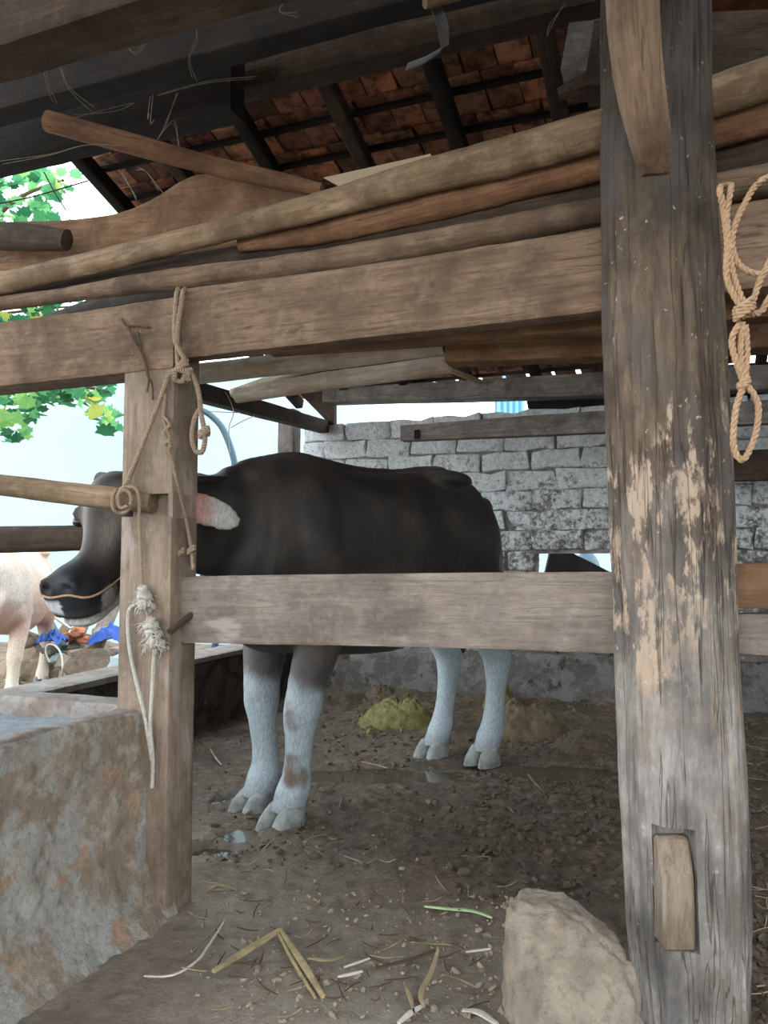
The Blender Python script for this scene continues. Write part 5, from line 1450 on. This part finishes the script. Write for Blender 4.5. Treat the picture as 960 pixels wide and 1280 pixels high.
for (bx, cnt, D) in boxes:
    for _ in range(cnt):
        px = rnd.uniform(bx[0], bx[2]); py = rnd.uniform(bx[1], bx[3])
        if D == 7.0 and py > 520 + 34 * math.sin(px * .045 + 1.2) + (18 if px < 100 else 0): py = rnd.uniform(480, 510)
        if D == 8.0 and px > 62 + (285 - py) * .55: px = rnd.uniform(-20, 62)
        p = P(px, py, D + rnd.uniform(-.5, .5)); s = rnd.uniform(.09, .155)
        if D == 8.0: s *= 1.05
        R = Euler((rnd.uniform(1.7, 3.3), rnd.uniform(-.6, .6), rnd.uniform(-.9, .9)), 'XYZ').to_matrix().to_4x4()
        M4 = Matrix.Translation(p) @ R @ Matrix.Diagonal((s, s, s, 1))
        link('leaf', rnd.choice(lm), None, tree, M4); nl += 1; leafpos.append(p)
vs_, fs_ = [], []
for _ in range(1500):
    if _ % 2: p = P(rnd.uniform(-420, -25), rnd.uniform(150, 545), rnd.uniform(6.8, 8.4))
    else: p = P(rnd.uniform(-25, 125), rnd.uniform(292, 372) if _ % 4 else rnd.uniform(405, 470), rnd.uniform(6.8, 8.4))
    s = rnd.uniform(.09, .16); R3 = Euler((rnd.uniform(1.7, 3.3), rnd.uniform(-.6, .6), rnd.uniform(-.9, .9))).to_matrix(); k = len(vs_)
    src = rnd.choice(lm)
    vs_ += [p + R3 @ (v_.co * s) for v_ in src.vertices]; fs_ += [tuple(i + k for i in q.vertices) for q in src.polygons]
o = link('foliage', mesh_from(vs_, fs_, False), M_['leaf'], tree); o['kind'] = 'stuff'
def branch(pts, r):
    sts = []
    for i, p in enumerate(pts):
        d = (pts[min(i + 1, len(pts) - 1)] - pts[max(i - 1, 0)]).normalized(); a = d.cross(V).normalized(); b2 = a.cross(d); k = r * (1 - .6 * i / (len(pts) - 1)); sts.append((p, a * k, b2 * k))
    return link('branch', mesh_from(*loft(sts, prof_round(8), 24, .004, 8)), M_['vinebark'], tree)
tb = Vector((tree.location.x - 1.2, tree.location.y, YZ))
branch([tb, P(-100, 500, 7.6), P(-60, 420, 7.6), P(-20, 380, 7.6)], .07)
branch([P(-60, 460, 7.4), P(0, 480, 7.2), P(70, 478, 7.1), P(140, 490, 7.0)], .03)
branch([P(-60, 420, 7.8), P(-20, 300, 8), P(20, 250, 8), P(80, 225, 8)], .035)
branch([P(-60, 400, 7.6), P(20, 390, 7.5), P(100, 382, 7.5)], .02)
# thin cables across the gap of sky
for (l, lab) in (([(-20, 258), (40, 246), (110, 226)], 'black cable crossing the bright gap under the roof, leaf side'), ([(55, 215), (68, 240), (82, 262)], 'short steep black cable crossing the longer one in the bright gap')):
    o = link('cable', mesh_from(*rope_vf([P(x, y, 6.0) for x, y in l], .009, 5, 1, .03), True, 0), M_['black']); tag(o, lab, 'cable')

# ------------------------------------------------------------------ groups of alike things
GROUPS = {'split_bamboo': 'pieces of the broken bamboo strip', 'stem': 'loose stems and straws on the ground', 'husk_leaf': 'husk leaves at the bottom edge', 'rubble_stone': 'stones on the rubble mound',
          'leaning_plank': 'planks leaning on the rubble', 'tarpaulin': 'blue tarpaulins in the yard', 'overhead_beam': 'dark beams overhead', 'top_beam': 'squared beams on the front frame', 'round_bar': 'round bars left of the squared post',
          'side_rail': 'short rails beyond the log post', 'log_rail': 'loose poles and logs lying on and under the front beam', 'dung_heap': 'dung heaps in the pen', 'puddle': 'puddles on the pen floor', 'roof_lath': 'thin laths at the roof edge',
          'cross_beam': 'beams before the block wall', 'tie_beam': 'timbers behind the front beam', 'frayed_knot': 'frayed knots on the squared post', 'water_buffalo': 'buffaloes', 'concrete_lump': 'concrete lumps in the yard', 'cable': 'cables crossing the sky gap'}
for o in list(COL.objects):
    base_name = o.name.split('.')[0]
    if o.parent is None and base_name in GROUPS and 'category' in o.keys(): o['group'] = GROUPS[base_name]
